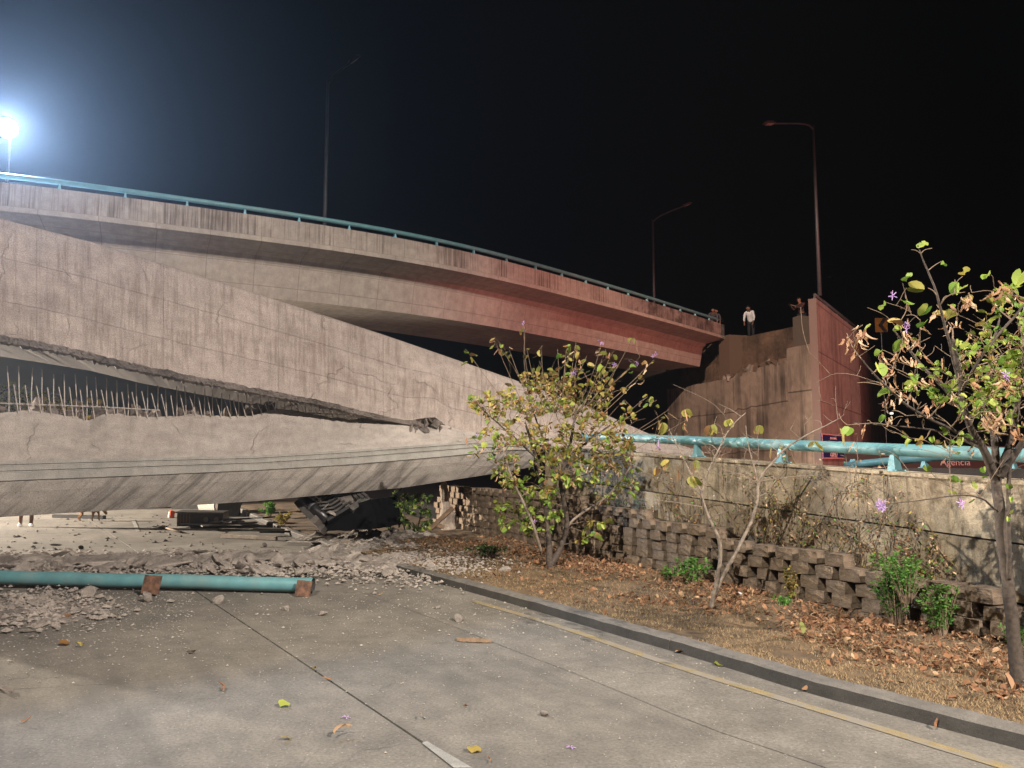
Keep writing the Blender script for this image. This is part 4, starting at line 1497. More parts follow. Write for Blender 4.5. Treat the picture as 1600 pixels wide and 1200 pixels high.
# ================================================================== VEGETATION
def leaf_geo(kind, rnd):
    """one leaf, base at the origin, growing along +y, about 1 long"""
    if kind == 'bilobed':
        out = [(0, 0), (.22, .05), (.42, .25), (.47, .52), (.40, .80), (.24, .97), (.08, .93), (0, .78)]
        V, Fc = [], []
        fold = rnd.uniform(.2, .95)
        curl = rnd.uniform(-.55, .5)
        mid = [(0, y) for _, y in out]
        for sgn in (1, -1):
            b = len(V)
            for (x, y) in out: V.append((sgn * x * math.cos(fold), y * (1 - .12 * abs(curl)), x * math.sin(fold) + curl * y * y + rnd.uniform(-.05, .05)))
            for (x, y) in ((0, .28), (0, .55)): V.append((0, y, curl * y * y))
            f = [(0, 1, 2, 8), (8, 2, 3, 9), (9, 3, 4, 7), (7, 4, 5, 6)]
            Fc += [tuple(b + q for q in (t if sgn > 0 else t[::-1])) for t in f]
        return V, Fc
    if kind == 'curled':
        V, Fc = [], []
        n = 8
        tw = rnd.uniform(-4.0, 4.0); bend = rnd.uniform(-1.3, 1.3); w0 = rnd.uniform(.09, .2); cup = rnd.uniform(.06, .16)
        x0 = y0 = z0 = 0.0
        for i in range(n + 1):
            t = i / n
            w = w0 * math.sin(math.pi * (.05 + .9 * t)) ** .6 * rnd.uniform(.6, 1.25)
            a = tw * t
            x0 += math.sin(bend * t * 1.6) / n; y0 += math.cos(bend * t * 1.6) / n; z0 += .3 * math.sin(3 * t + bend) / n
            V.append((x0 + w * math.cos(a), y0, z0 + w * math.sin(a)))
            V.append((x0 - cup * math.sin(a), y0, z0 + cup * math.cos(a)))
            V.append((x0 - w * .8 * math.cos(a), y0, z0 - w * .8 * math.sin(a)))
        for i in range(n):
            for k in (0, 1): Fc.append((3 * i + k, 3 * i + k + 1, 3 * i + 4 + k, 3 * i + 3 + k))
        return V, Fc
    if kind == 'pod':
        V, Fc = [], []
        n = 5
        bend = rnd.uniform(-.5, .5)
        for i in range(n + 1):
            t = i / n
            w = .075 * math.sin(math.pi * (.06 + .9 * t)) ** .5
            V += [(w + bend * t * t * .4, t, .0), (bend * t * t * .4, t, .03), (-w + bend * t * t * .4, t, 0)]
        for i in range(n):
            for k in (0, 1): Fc.append((3 * i + k, 3 * i + k + 1, 3 * i + 4 + k, 3 * i + 3 + k))
        return V, Fc
    if kind == 'small':
        return [(0, 0, 0), (.2, .35, .05), (.15, .75, .03), (0, 1, -.05), (-.15, .75, .03), (-.2, .35, .05), (0, .5, 0)], [(0, 1, 6), (1, 2, 6), (2, 3, 6), (3, 4, 6), (4, 5, 6), (5, 0, 6)]
    if kind == 'round':
        V = [(0, .5, rnd.uniform(-.1, .1))] + [(.42 * math.sin(a) * rnd.uniform(.85, 1.1), .5 - .5 * math.cos(a), rnd.uniform(-.1, .16)) for a in [k * math.pi / 4 for k in range(8)]]
        return V, [(0, 1 + k, 1 + (k + 1) % 8) for k in range(8)]


RNDL = random.Random(3)
LEAF = {k: [leaf_geo(k, RNDL) for _ in range(5)] for k in ('bilobed', 'curled', 'pod', 'small', 'round')}
_lm = {}


def leaf_mesh(kind, i, mat, name='leaf'):
    key = (kind, i, mat)
    if key not in _lm:
        V, Fc = LEAF[kind][i]
        _lm[key] = MB().add(V, Fc).mesh(name, M[mat], True)
    return _lm[key]


def flower_mesh():
    mb = MB()
    for k in range(5):
        a = k * 1.2566 + .2
        c, s = math.cos(a), math.sin(a)
        P = [(0, 0, 0), (.5, .13, .15), (.95, .11, .12), (1.05, 0, .02), (.95, -.11, .12), (.5, -.13, .15)]
        mb.add([(x * c - y * s, x * s + y * c, z) for x, y, z in P], [(0, 1, 2, 3), (0, 3, 4, 5)])
    return mb.mesh('flower', M['petal'], True)


FLOWER = flower_mesh()


def mat_of(p, d, roll, size):
    """matrix placing a leaf (growing along +y) at p pointing along d"""
    d = Vector(d).normalized()
    s = d.cross(Vector((0, 0, 1)))
    if s.length < .05: s = Vector((1, 0, 0))
    s.normalize()
    u = s.cross(d)
    s2 = s * math.cos(roll) + u * math.sin(roll)
    u2 = s2.cross(d)
    m = Matrix((s2, d, u2)).transposed().to_4x4()
    return Matrix.Translation(p) @ m @ Matrix.Scale(size, 4)


class Plant:
    def __init__(self, root, twigmat, seed):
        self.root, self.tm, self.rnd = root, twigmat, random.Random(seed)
        self.samples = []          # skeleton points (p, r)
        self.leaves = []           # (matrix, kind, idx, mat)
        self.tw = MB()

    def limb(self, pts, radii, name='branch', mat=None, sides=8, wob=.012):
        P = chaikin(pts, 2)
        rr = [float(np.interp(i / (len(P) - 1), np.linspace(0, 1, len(radii)), radii)) for i in range(len(P))]
        P = [p + Vector((noise.noise(p * 6), noise.noise(p * 6 + Vector((5, 0, 0))), 0)) * wob for p in P]
        MB().tube(P, rr, sides).build(name, mat or M['bark'], self.root, True)
        Q = resample(P, .06)
        for i, q in enumerate(Q): self.samples.append((q, float(np.interp(i / (len(Q) - 1), np.linspace(0, 1, len(radii)), radii))))

    def nearest(self, p, up=.25):
        best, bd = None, 1e9
        for q, r in self.samples:
            d = (q - p).length + max(0, q.z - p.z + .05) * 1.6
            if d < bd: best, bd = (q, r), d
        return best

    def twig(self, tip, r0=.006, r1=.0022, add=True):
        q, r = self.nearest(tip)
        rnd = self.rnd
        L = (tip - q).length
        m = lerp(q, tip, .5) + Vector([rnd.gauss(0, .09) * L for _ in range(3)]) + Vector((0, 0, .06 * L))
        P = chaikin([q, m, tip], 2)
        self.tw.tube(P, [lerp(min(r0, r * .8), r1, i / (len(P) - 1)) for i in range(len(P))], 5)
        if add:
            for p in P[2:]: self.samples.append((p, r1 * 1.4))
        return (P[-1] - P[-2]).normalized(), P

    def leaf(self, p, d, size, kind, mat, roll=None):
        self.leaves.append((mat_of(p, d, self.rnd.uniform(-1, 1) if roll is None else roll, size), kind, self.rnd.randrange(5), mat))

    def finish(self, nobj, order=None):
        self.tw.build('twigs', self.tm, self.root)['kind'] = 'stuff'
        L = self.leaves
        L.sort(key=lambda e: -(e[0].to_scale().x / max(.5, e[0].translation.y)) + self.rnd.uniform(0, .012))
        for m, kind, i, mat in L[:nobj]:
            o = put('pod' if kind == 'pod' else 'leaf', leaf_mesh(kind, i, mat), self.root)
            m2 = Matrix.Translation(-self.root.location) @ m
            loc, rot_, sc = m2.decompose()
            o.location = loc; o.rotation_euler = rot_.to_euler(); o.scale = sc
        rest = {}
        for m, kind, i, mat in L[nobj:]:
            V, Fc = LEAF[kind][i]
            rest.setdefault(mat, MB()).add([m @ Vector(v) for v in V], Fc)
        for mat, mb in rest.items():
            mb.build('foliage', M[mat], self.root, True)['kind'] = 'stuff'


def cluster(pl_, c, n, size, kinds, droop=.3, spread=.06):
    """twig to c with n leaves at its end; kinds = [(kind, mat, weight)]"""
    rnd = pl_.rnd
    d, P = pl_.twig(c)
    for k in range(n):
        q = P[-1 - min(len(P) - 1, rnd.randrange(0, 4))] + Vector([rnd.gauss(0, .012) for _ in range(3)])
        dd = (d + Vector([rnd.gauss(0, .75) for _ in range(3)]) + Vector((0, -.25, -droop))).normalized()
        kind, mat, _ = rnd.choices(kinds, [w for _, _, w in kinds])[0]
        if kind in ('curled', 'pod'): dd = (dd * .35 + Vector((0, 0, -1))).normalized()
        st = q + dd * .02
        pl_.leaf(st, dd, size * rnd.uniform(.6, 1.2) * (1.3 if kind == 'pod' else 1), kind, mat)


def fill(pl_, cx, cy, rx, ry, n, Y, dY, nl, size, kinds, droop=.3):
    rnd = pl_.rnd
    for _ in range(n):
        while True:
            a, b = rnd.uniform(-1, 1), rnd.uniform(-1, 1)
            if a * a + b * b < 1: break
        cluster(pl_, at(cx + a * rx, cy + b * ry, Y + rnd.uniform(-dY, dY)), rnd.randint(*nl), size, kinds, droop)


def flower(pl_, px, py, Y, size, n=1):
    for k in range(n):
        p = at(px + pl_.rnd.uniform(-5, 5) * (n > 1), py + pl_.rnd.uniform(-5, 5) * (n > 1), Y)
        put('flower', FLOWER, pl_.root, p - pl_.root.location, (pl_.rnd.uniform(.6, 1.6), pl_.rnd.uniform(-.5, .5), pl_.rnd.uniform(0, 6)), (size,) * 3)


G_ = ('bilobed', 'leaf_green'); Y_ = ('bilobed', 'leaf_yellow'); D_ = ('curled', 'leaf_dry'); K_ = ('bilobed', 'leaf_dark'); PO = ('pod', 'leaf_dry'); PY = ('pod', 'leaf_yellow')

# ---- tree at the right edge
b_ = gr(1588, 1058, .17)
YB = b_.y
t1 = empty('orchid_tree', b_, 'young tree at right with green bilobed leaves, curled brown leaves and dark trunk', 'tree')
T1 = Plant(t1, M['twig'], 31)
A = lambda px, py, dy=0.0: at(px, py, YB + dy)
T1.limb([b_ - Vector((0, 0, .1)), A(1588, 1030), A(1581, 960), A(1570, 880), A(1562, 800), A(1557, 745, .05)], [.058, .046, .040, .037, .034, .032], 'trunk', M['bark'], 12)
T1.limb([A(1575, 905, -.03), A(1578, 850, -.08), A(1574, 790, -.06), A(1580, 700, .1), A(1590, 640, .25)], [.014, .014, .013, .012, .008], 'branch')
T1.limb([A(1557, 750, .05), A(1538, 705, -.05), A(1515, 665, -.12), A(1503, 625, -.16), A(1500, 580, -.18), A(1487, 530, -.2)], [.036, .028, .022, .019, .015, .010])
T1.limb([A(1500, 600, -.17), A(1478, 520, -.25), A(1467, 465, -.3), A(1447, 415, -.3), A(1434, 383, -.3)], [.012, .01, .008, .005, .003])
T1.limb([A(1510, 650, -.13), A(1470, 600, 0), A(1435, 565, .1), A(1395, 515, .1)], [.016, .012, .009, .004])
T1.limb([A(1557, 745, .05), A(1556, 690, .1), A(1538, 640, .2), A(1545, 580, .3), A(1560, 500, .3)], [.03, .024, .018, .014, .006])
T1.limb([A(1559, 740, .05), A(1580, 690, .1), A(1592, 620, 0), A(1600, 540, -.1)], [.03, .022, .016, .007])
T1.limb([A(1562, 745), A(1600, 690, -.1), A(1650, 620, -.2), A(1690, 560, -.1)], [.026, .02, .014, .007])
T1.limb([A(1530, 693, -.07), A(1480, 668, -.2), A(1425, 640, -.3), A(1385, 605, -.3), A(1345, 560, -.35)], [.016, .011, .008, .006, .0035])
T1.limb([A(1540, 705, -.02), A(1480, 675, .2), A(1420, 667, .3), A(1335, 661, .3)], [.012, .008, .006, .003])
T1.limb([A(1561, 800), A(1535, 778, -.15), A(1505, 772, -.3), A(1440, 782, -.45), A(1378, 788, -.5)], [.009, .006, .005, .003, .002])
T1.limb([A(1503, 610, -.16), A(1530, 560, -.3), A(1580, 500, -.35), A(1625, 450, -.3)], [.012, .01, .008, .004])
fill(T1, 1545, 575, 62, 55, 66, YB - .05, .45, (4, 6), .056, [(*G_, 4), (*Y_, 1), (*D_, 2)])
fill(T1, 1465, 600, 40, 30, 16, YB - .1, .3, (3, 5), .056, [(*G_, 3), (*D_, 1)])
fill(T1, 1585, 490, 50, 45, 26, YB, .4, (2, 5), .058, [(*G_, 3), (*Y_, 1), (*D_, 2)])
fill(T1, 1560, 645, 60, 35, 28, YB, .4, (3, 5), .052, [(*G_, 4), (*Y_, 1), (*D_, 1.4)])
fill(T1, 1660, 560, 70, 110, 36, YB, .5, (3, 5), .06, [(*G_, 3), (*Y_, 1), (*D_, 1)])
fill(T1, 1345, 522, 26, 14, 5, YB - .3, .1, (3, 5), .10, [(*D_, 1)], .9)
fill(T1, 1400, 560, 42, 42, 13, YB - .15, .25, (2, 4), .09, [(*D_, 4), (*G_, .6)])
fill(T1, 1435, 500, 40, 36, 9, YB - .1, .25, (2, 3), .085, [(*D_, 3), (*G_, 1)])
fill(T1, 1505, 490, 40, 40, 9, YB - .15, .25, (2, 4), .09, [(*D_, 3), (*G_, 1), (*Y_, 1)])
fill(T1, 1560, 445, 45, 16, 6, YB - .2, .2, (2, 3), .12, [(*D_, 3), (*G_, 1)])
fill(T1, 1415, 625, 50, 35, 10, YB - .1, .3, (2, 3), .085, [(*D_, 4), (*G_, 1)])
fill(T1, 1470, 690, 60, 14, 8, YB - .2, .2, (2, 4), .06, [(*G_, 2), (*Y_, 1), (*D_, 1)])
fill(T1, 1560, 615, 60, 60, 16, YB - .2, .4, (2, 4), .10, [(*D_, 1)], .9)
for px, py, kd in ((1420, 398, G_), (1452, 396, G_), (1468, 416, G_), (1488, 445, G_), (1500, 440, Y_), (1492, 462, G_), (1406, 450, G_), (1385, 482, G_), (1402, 477, G_), (1446, 458, Y_), (1433, 528, G_), (1430, 555, Y_), (1400, 520, ('curled', 'leaf_dry')), (1475, 470, D_), (1338, 530, G_), (1400, 518, Y_), (1320, 672, G_)):
    cluster(T1, A(px + 4, py - 8, -.3), 1, .092, [(*kd, 1)], .8)
for px, py in ((1472, 560), (1355, 657)): cluster(T1, A(px, py, -.3), 2, .09, [(*PO, 1), (*D_, 1)])
for k in range(170):      # bare twigs
    T1.twig(A(T1.rnd.gauss(1500, 80), T1.rnd.gauss(600, 65), T1.rnd.uniform(-.4, .4)), .004, .0015)
for px, py in ((1535, 745), (1500, 760), (1580, 800), (1583, 770), (1450, 735), (1500, 772), (1520, 768)): cluster(T1, A(px, py, -.1), 2, .06, [(*G_, 2), (*Y_, 1)])
flower(T1, 1376, 789, YB - .5, .028, 8)
flower(T1, 1505, 790, YB - .3, .03, 2)
flower(T1, 1414, 510, YB - .2, .03, 3)
flower(T1, 1392, 464, YB - .25, .03, 2)
flower(T1, 1575, 588, YB - .5, .03, 2)
T1.finish(290)

# ---- bush in the middle
b_ = gr(862, 886, .17)
YB2 = b_.y
t2 = empty('orchid_bush', b_, 'large yellowing bush with long bare sprigs, in front of the fallen girder end', 'bush')
T2 = Plant(t2, M['twig'], 77)
A = lambda px, py, dy=0.0: at(px, py, YB2 + dy)
T2.limb([b_ - Vector((0, 0, .1)), A(858, 862), A(856, 820, .1), A(850, 770, .1), A(838, 715, 0), A(820, 660, -.1)], [.06, .045, .036, .03, .022, .012], 'trunk', M['bark'], 10)
T2.limb([A(862, 882), A(874, 862, .05), A(888, 820, .1), A(880, 780, 0), A(874, 750, -.1), A(890, 700, -.1), A(900, 640, 0)], [.05, .04, .034, .03, .026, .02, .01], 'trunk', M['bark'], 10)
T2.limb([A(884, 825, .1), A(905, 803, .1), A(930, 790, .1), A(958, 768, .1), A(985, 730, 0)], [.02, .018, .016, .012, .007], 'branch', M['palebark'])
T2.limb([A(845, 862, -.1), A(835, 825, -.3), A(821, 792, -.3), A(800, 750, -.4), A(785, 700, -.4)], [.022, .02, .018, .014, .008], 'branch', M['palebark'])
T2.limb([A(874, 750, -.1), A(850, 690, .2), A(825, 620, .2), A(818, 560, .2), A(820, 515, .2)], [.02, .014, .01, .007, .004])
T2.limb([A(838, 715, 0), A(800, 680, -.2), A(765, 650, -.2), A(745, 630, -.2)], [.016, .012, .009, .005])
T2.limb([A(880, 720, -.1), A(930, 680, 0), A(975, 650, .1), A(1010, 620, .1)], [.016, .012, .009, .005])
lk = [(*Y_, 7), (*G_, 1.2), (*D_, 3.2)]
lk2 = [(*G_, 3), (*Y_, 4), (*D_, 1.5)]
fill(T2, 868, 655, 112, 62, 150, YB2 - .1, .8, (5, 8), .078, lk)
fill(T2, 850, 730, 85, 45, 72, YB2 - .3, .6, (5, 7), .086, lk2)
fill(T2, 775, 650, 40, 40, 30, YB2 - .2, .4, (4, 6), .08, lk)
fill(T2, 762, 695, 26, 22, 10, YB2 - .3, .3, (3, 4), .10, [(*G_, 2), (*D_, 1)])
fill(T2, 952, 690, 48, 55, 48, YB2, .5, (4, 7), .08, lk)
fill(T2, 890, 602, 90, 26, 44, YB2 - .1, .5, (4, 6), .082, [(*Y_, 6), (*D_, 1.6)])
fill(T2, 960, 745, 42, 45, 36, YB2 + .1, .4, (4, 6), .075, [(*G_, 2), (*Y_, 2), (*D_, 2)])
fill(T2, 825, 790, 60, 45, 40, YB2 + .1, .5, (4, 6), .08, [(*G_, 3), (*Y_, 1)])
fill(T2, 930, 830, 22, 30, 6, YB2 - .2, .2, (2, 4), .10, [(*Y_, 2), (*G_, 1)])
sprigs = [(727, 545, 4), (771, 528, 3), (780, 540, 3), (795, 545, 3), (818, 512, 4), (823, 545, 2), (846, 540, 3), (871, 545, 3), (885, 545, 4), (893, 540, 3), (900, 535, 3), (905, 548, 2), (884, 562, 3), (917, 556, 3),
          (940, 535, 2), (947, 545, 2), (957, 550, 4), (966, 570, 4), (990, 527, 2), (985, 575, 3), (1000, 590, 5), (1022, 562, 3), (1012, 620, 5), (1026, 625, 4), (975, 625, 3), (955, 600, 4), (850, 585, 4), (860, 595, 3), (925, 600, 4), (940, 575, 3), (895, 580, 5), (736, 622, 4), (748, 630, 4), (735, 680, 3), (740, 700, 3), (780, 605, 4), (795, 600, 4), (1045, 640, 2), (1075, 655, 2), (1035, 655, 2)]
rnd = T2.rnd
for px, py, n in sprigs:
    tip = A(px, py, rnd.uniform(-.3, .4))
    base = A(lerp(px, 872, .55) + rnd.uniform(-10, 10), max(py + 60, 640), rnd.uniform(-.1, .2))
    T2.twig(base, .007, .005)
    m = lerp(base, tip, .5) + Vector((rnd.gauss(0, .04), 0, 0))
    P = chaikin([base, m, tip], 2)
    T2.tw.tube(P, [lerp(.005, .0022, i / (len(P) - 1)) for i in range(len(P))], 5)
    for k in range(n):
        q = P[-1 - rnd.randrange(0, 3)]
        kd = rnd.choices([Y_, G_, D_, PO, PY], [5, 1, 1.6, .7, .6])[0]
        dd = Vector((rnd.gauss(0, .7), rnd.gauss(0, .5), -.8 if kd[0] != 'bilobed' else rnd.gauss(-.35, .4)))
        T2.leaf(q + Vector((rnd.gauss(0, .02), 0, rnd.gauss(-.02, .03))), dd, (.10 if kd[0] == 'bilobed' else .15) * rnd.uniform(.7, 1.15), *kd)
for k in range(160): T2.twig(A(rnd.gauss(880, 70), rnd.gauss(660, 60), rnd.uniform(-.6, .6)), .004, .0016)
for px, py, n in ((898, 583, 5), (940, 535, 3), (985, 565, 2), (995, 568, 2), (960, 570, 2), (1020, 557, 3), (818, 505, 2), (745, 680, 2), (858, 690, 2), (940, 740, 2), (835, 815, 2), (900, 660, 2), (1027, 700, 2)):
    flower(T2, px, py, YB2 - .3, .036, max(1, n - 1))
T2.finish(290)

# ---- nearly bare shrub on the verge
b_ = gr(1112, 947, .17)
Y3 = b_.y
t3 = empty('bare_shrub', b_, 'nearly leafless pale-stemmed shrub forking low, on the verge before the wall', 'shrub')
T3 = Plant(t3, M['palebark'], 5)
A = lambda px, py, dy=0.0: at(px, py, Y3 + dy)
T3.limb([b_ - Vector((0, 0, .08)), A(1113, 935), A(1121, 905), A(1126, 870), A(1125, 842), A(1110, 815), A(1098, 785), A(1094, 765)], [.032, .024, .021, .02, .019, .016, .013, .01], 'trunk', M['palebark'], 10)
T3.limb([A(1116, 930), A(1133, 895, .05), A(1150, 862, .1), A(1172, 822, .15), A(1183, 785, .15), A(1184, 752, .15), A(1212, 715, .1), A(1240, 690, .05), A(1290, 665, 0), A(1310, 655, 0)], [.022, .02, .019, .017, .016, .014, .011, .008, .005, .003], 'trunk', M['palebark'], 10)
T3.limb([A(1095, 775), A(1102, 750), A(1118, 710, -.1), A(1140, 668, -.1), A(1165, 645, -.1)], [.011, .010, .009, .006, .003], 'branch', M['palebark'])
T3.limb([A(1096, 770), A(1080, 740, .1), A(1062, 705, .1), A(1045, 670, .1)], [.010, .008, .006, .003], 'branch', M['palebark'])
T3.limb([A(1184, 755, .15), A(1178, 725, .2), A(1168, 695, .2), A(1165, 665, .2)], [.009, .007, .005, .003], 'branch', M['palebark'])
rnd = T3.rnd
for k in range(170):
    T3.twig(A(rnd.gauss(1130, 62), rnd.gauss(720, 38), rnd.uniform(-.4, .4)), .0045, .0014)
for k in range(22):
    T3.twig(A(rnd.uniform(1230, 1330), rnd.gauss(650, 22), rnd.uniform(-.1, .2)), .003, .0012)
for px, py in ((1035, 660), (1110, 665), (1140, 655), (1185, 665), (1127, 670), (1272, 690), (1085, 720), (1335, 690), (1046, 720), (1070, 640), (1060, 735), (1080, 745), (1025, 730), (1205, 700)):
    d, P = T3.twig(A(px, py, rnd.uniform(-.2, .1)), .003, .0015)
    for k in range(rnd.randint(1, 3)):
        kd = rnd.choice([Y_, PY, PO, Y_])
        T3.leaf(P[-1], Vector((rnd.gauss(0, .4), rnd.gauss(0, .4), -1)), rnd.uniform(.08, .14), *kd)
cluster(T3, A(1315, 668, -.05), 2, .14, [(*Y_, 1), (*PY, 1)], 1.5)
flower(T3, 1028, 697, Y3, .04, 2)
T3.finish(60)

# ---- dark shrub in the shade under the girder
b_ = gr(640, 832, .16)
t4 = empty('shaded_shrub', b_, 'dark leafy shrub growing in the shade under the fallen girder', 'shrub')
T4 = Plant(t4, M['twig'], 9)
A = lambda px, py, dy=0.0: at(px, py, b_.y + dy)
for dx in (-35, -10, 15): T4.limb([b_ + Vector((dx / 120, 0, -.05)), A(640 + dx * 1.2, 805), A(640 + dx * 1.7, 778)], [.02, .015, .008], 'stem')
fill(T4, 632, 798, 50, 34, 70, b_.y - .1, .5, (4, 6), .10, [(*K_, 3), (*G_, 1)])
T4.finish(120)


# ---- weeds
def weed(px, py, h, w, n, label, z=.17, dense=22, size=.035, mat='weed'):
    b = gr(px, py, z)
    o = empty('weed', b, label, 'weed', 'green weeds along the wall')
    P = Plant(o, M['twig'], int(px))
    rnd = P.rnd
    for k in range(n):
        a = rnd.uniform(0, 6.28)
        tip = b + Vector((math.cos(a) * w * rnd.random(), math.sin(a) * w * rnd.random() * .6, h * rnd.uniform(.45, 1)))
        base = b + Vector((math.cos(a) * .04, math.sin(a) * .04, -.03))
        Q = chaikin([base, lerp(base, tip, .6) + Vector((0, 0, .1 * h)), tip], 2)
        P.tw.tube(Q, [lerp(.004, .0015, i / (len(Q) - 1)) for i in range(len(Q))], 4)
        for j in range(dense):
            t = rnd.uniform(.2, 1) ** .8
            i = min(len(Q) - 2, int(t * (len(Q) - 1)))
            q = lerp(Q[i], Q[i + 1], rnd.random())
            P.leaf(q, Vector((rnd.gauss(0, 1), rnd.gauss(0, 1), rnd.gauss(.25, .5))), size * rnd.uniform(.6, 1.3), 'small', mat)
    P.finish(0)


weed(1045, 905, .16, .13, 10, 'small bright weed in the leaf litter left of the bare shrub', size=.04)
weed(1082, 912, .30, .24, 34, 'bushy bright green weed against the wall just left of the bare shrub', size=.045)
weed(1400, 976, .62, .26, 64, 'tall feathery green weed covering the blocks, left of its shorter twin', dense=30)
weed(1416, 936, .34, .24, 30, 'upper spray of green weed spilling over the top course of blocks', z=.42, dense=26)
weed(1470, 990, .40, .17, 40, 'short feathery green weed at the wall foot near the right-hand tree', dense=28)
weed(1238, 938, .34, .12, 16, 'thin yellowish weed climbing the blocks between the bare shrub and the tall weed', size=.04, mat='leaf_yellow')
weed(1225, 945, .08, .12, 8, 'low green tuft on the litter to the right of the bare shrub')
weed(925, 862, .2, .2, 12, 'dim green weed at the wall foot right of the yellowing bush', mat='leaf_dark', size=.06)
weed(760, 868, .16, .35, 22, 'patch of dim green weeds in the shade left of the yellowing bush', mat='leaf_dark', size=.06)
weed(1590, 1012, .16, .14, 10, 'greyish green weed low behind the trunk of the right-hand tree', mat='weed')
weed(422, 806, .35, .35, 14, 'green weed on the dry verge beyond the girder, left of the crushed frame', size=.09)
weed(440, 822, .3, .3, 10, 'yellowish weed beside the burnt boards on the far verge', size=.08, mat='leaf_yellow')


# ---- dry creepers on the wall face
def creeper(px0, px1, n, seed, label, leafy=1.0, zlo=.45, zhi=1.3):
    rnd = random.Random(seed)
    s0, s1 = ws(px1), ws(px0)
    o = empty('creeper', wp((s0 + s1) / 2, zlo, .02), label, 'creeper', 'dry creepers on the roadside wall')
    P = Plant(o, M['twig'], seed)
    for k in range(n):
        s, z = rnd.uniform(s0, s1), rnd.choice((zlo, zlo, rnd.uniform(zlo, zhi)))
        a = rnd.gauss(1.4, .7)
        Q = []
        off = rnd.uniform(.012, .05)
        for i in range(rnd.randint(8, 20)):
            Q.append(wp(s, z, off + .012 * math.sin(i)))
            a += rnd.gauss(0, .35)
            s += .06 * math.cos(a); z += .06 * math.sin(a)
            if z > ztop(s) + .05 or z < zlo - .2: break
        if len(Q) < 4: continue
        P.tw.tube(Q, [lerp(.005, .0015, i / (len(Q) - 1)) for i in range(len(Q))], 4, False)
        for q in Q[2:]:
            for _ in range(int(leafy * 3 * rnd.random())):
                P.leaf(q + WN * rnd.uniform(.005, .05) + Vector((0, 0, rnd.gauss(0, .03))), Vector((rnd.gauss(0, 1), rnd.gauss(0, 1), rnd.gauss(-.6, .7))), rnd.uniform(.025, .05), 'small', rnd.choices(['leaf_dry', 'leaf_yellow', 'weed', 'leaf_dark'], [4, 2.5, 1, 1])[0])
    P.finish(0)


creeper(1165, 1300, 70, 11, 'dry brown creeper matted on the wall behind the bare shrub', 1.5)
creeper(1290, 1430, 50, 12, 'thin creeper fanning over the pale wall left of the tall green weed', .8)
creeper(1420, 1560, 70, 13, 'greenish brown creeper on the wall beside the trunk of the right tree', 1.3, .4, 1.2)
creeper(1010, 1150, 34, 14, 'sparse creeper on the sunlit wall left of the bare shrub', .7, .6, 1.4)
creeper(900, 1080, 60, 15, 'dark creeper hanging over the blocks right of the yellowing bush', 1.6, .3, 1.0)
creeper(1555, 1680, 40, 16, 'brown creeper on the wall at the right edge behind the tree', 1.0, .4, 1.2)

# ---- flowering hedge seen through the gap
hb = at(70, 640, 31); hb.z = 0
for k, (px, lab, mt) in enumerate(((20, 'leafy green shrub seen through the gap in the girder at far left', 'leaf_green'), (65, 'yellow flowering shrub seen through the gap between the rebars', 'leaf_yellow'), (125, 'low yellow flowering shrub furthest right in the gap', 'leaf_yellow'))):
    c = at(px, 640, 31)
    o = empty('flowering_shrub', (c.x, c.y, 0), lab, 'shrub', 'shrubs seen through the gap')
    P = Plant(o, M['twig'], 50 + k)
    P.limb([Vector((c.x, c.y, -.1)), Vector((c.x, c.y, 2)), at(px, 640, 31)], [.12, .1, .05], 'stem')
    fill(P, px, [640, 645, 655][k], [46, 40, 50][k], [34, 30, 26][k], 120, 31, .8, (5, 7), .26, [(*G_, 3), (*K_, 1), (*Y_, 1)])
    if k > 0:
        for _ in range(60):
            q = at(px + P.rnd.uniform(-32, 32), P.rnd.uniform(618, 645) + 6 * k, 30.2)
            P.leaf(q, Vector((P.rnd.gauss(0, 1), -.4, P.rnd.gauss(0, 1))), .24, 'round', 'yellow_petal')
    P.finish(0)

# ---- dry grass and leaf litter on the verge (nobody could count them)
rnd = random.Random(2)
mb = MB()
V, Fc = [], []
for k in range(70000):
    y = 3.2 + 11 * rnd.random() ** 1.7
    x0, x1 = kx(y) + .15, (WO + WT * ((y - WO.y) / WT.y)).x - .15
    t = rnd.betavariate(1.0, 1.9)
    x = lerp(x0, x1, t)
    if fbm((x, y, 7), 1.6) < -.38: continue
    z = verge_z(x, y)
    a = rnd.uniform(0, 6.28); l = rnd.uniform(.015, .05); w = rnd.uniform(.0012, .0026)
    hgt = rnd.uniform(.003, .035)
    dx, dy = math.cos(a) * l, math.sin(a) * l
    b = len(V)
    V += [(x - dy / l * w, y + dx / l * w, z), (x + dy / l * w, y - dx / l * w, z), (x + dx, y + dy, z + hgt)]
    Fc.append((b, b + 1, b + 2))
g_ = MB().add(V, Fc).build('dry_grass', M['straw']); g_['kind'] = 'stuff'

mb = MB()
cnt = 0
while cnt < 9500:
    y = 4.0 + 10.5 * rnd.random() ** 1.4
    x0, x1 = kx(y) + .2, (WO + WT * ((y - WO.y) / WT.y)).x - .12
    t = rnd.betavariate(2.4, 1.3)
    x = lerp(x0, x1, t)
    dens = .5 + .9 * fbm((x, y, 11), .9) + .5 * (t - .5)
    if rnd.random() > dens: continue
    cnt += 1
    kind = rnd.choice(('curled', 'curled', 'bilobed', 'curled'))
    Vv, Ff = LEAF[kind][rnd.randrange(5)]
    m = Matrix.Translation((x, y, verge_z(x, y) + rnd.uniform(.003, .035))) @ Euler((rnd.gauss(0, .6), rnd.gauss(0, .6), rnd.uniform(0, 6.28))).to_matrix().to_4x4() @ Matrix.Scale(rnd.uniform(.03, .07), 4)
    mb.add([m @ Vector(v) for v in Vv], Ff)
g_ = mb.build('leaf_litter', M['litter'], None, True); g_['kind'] = 'stuff'

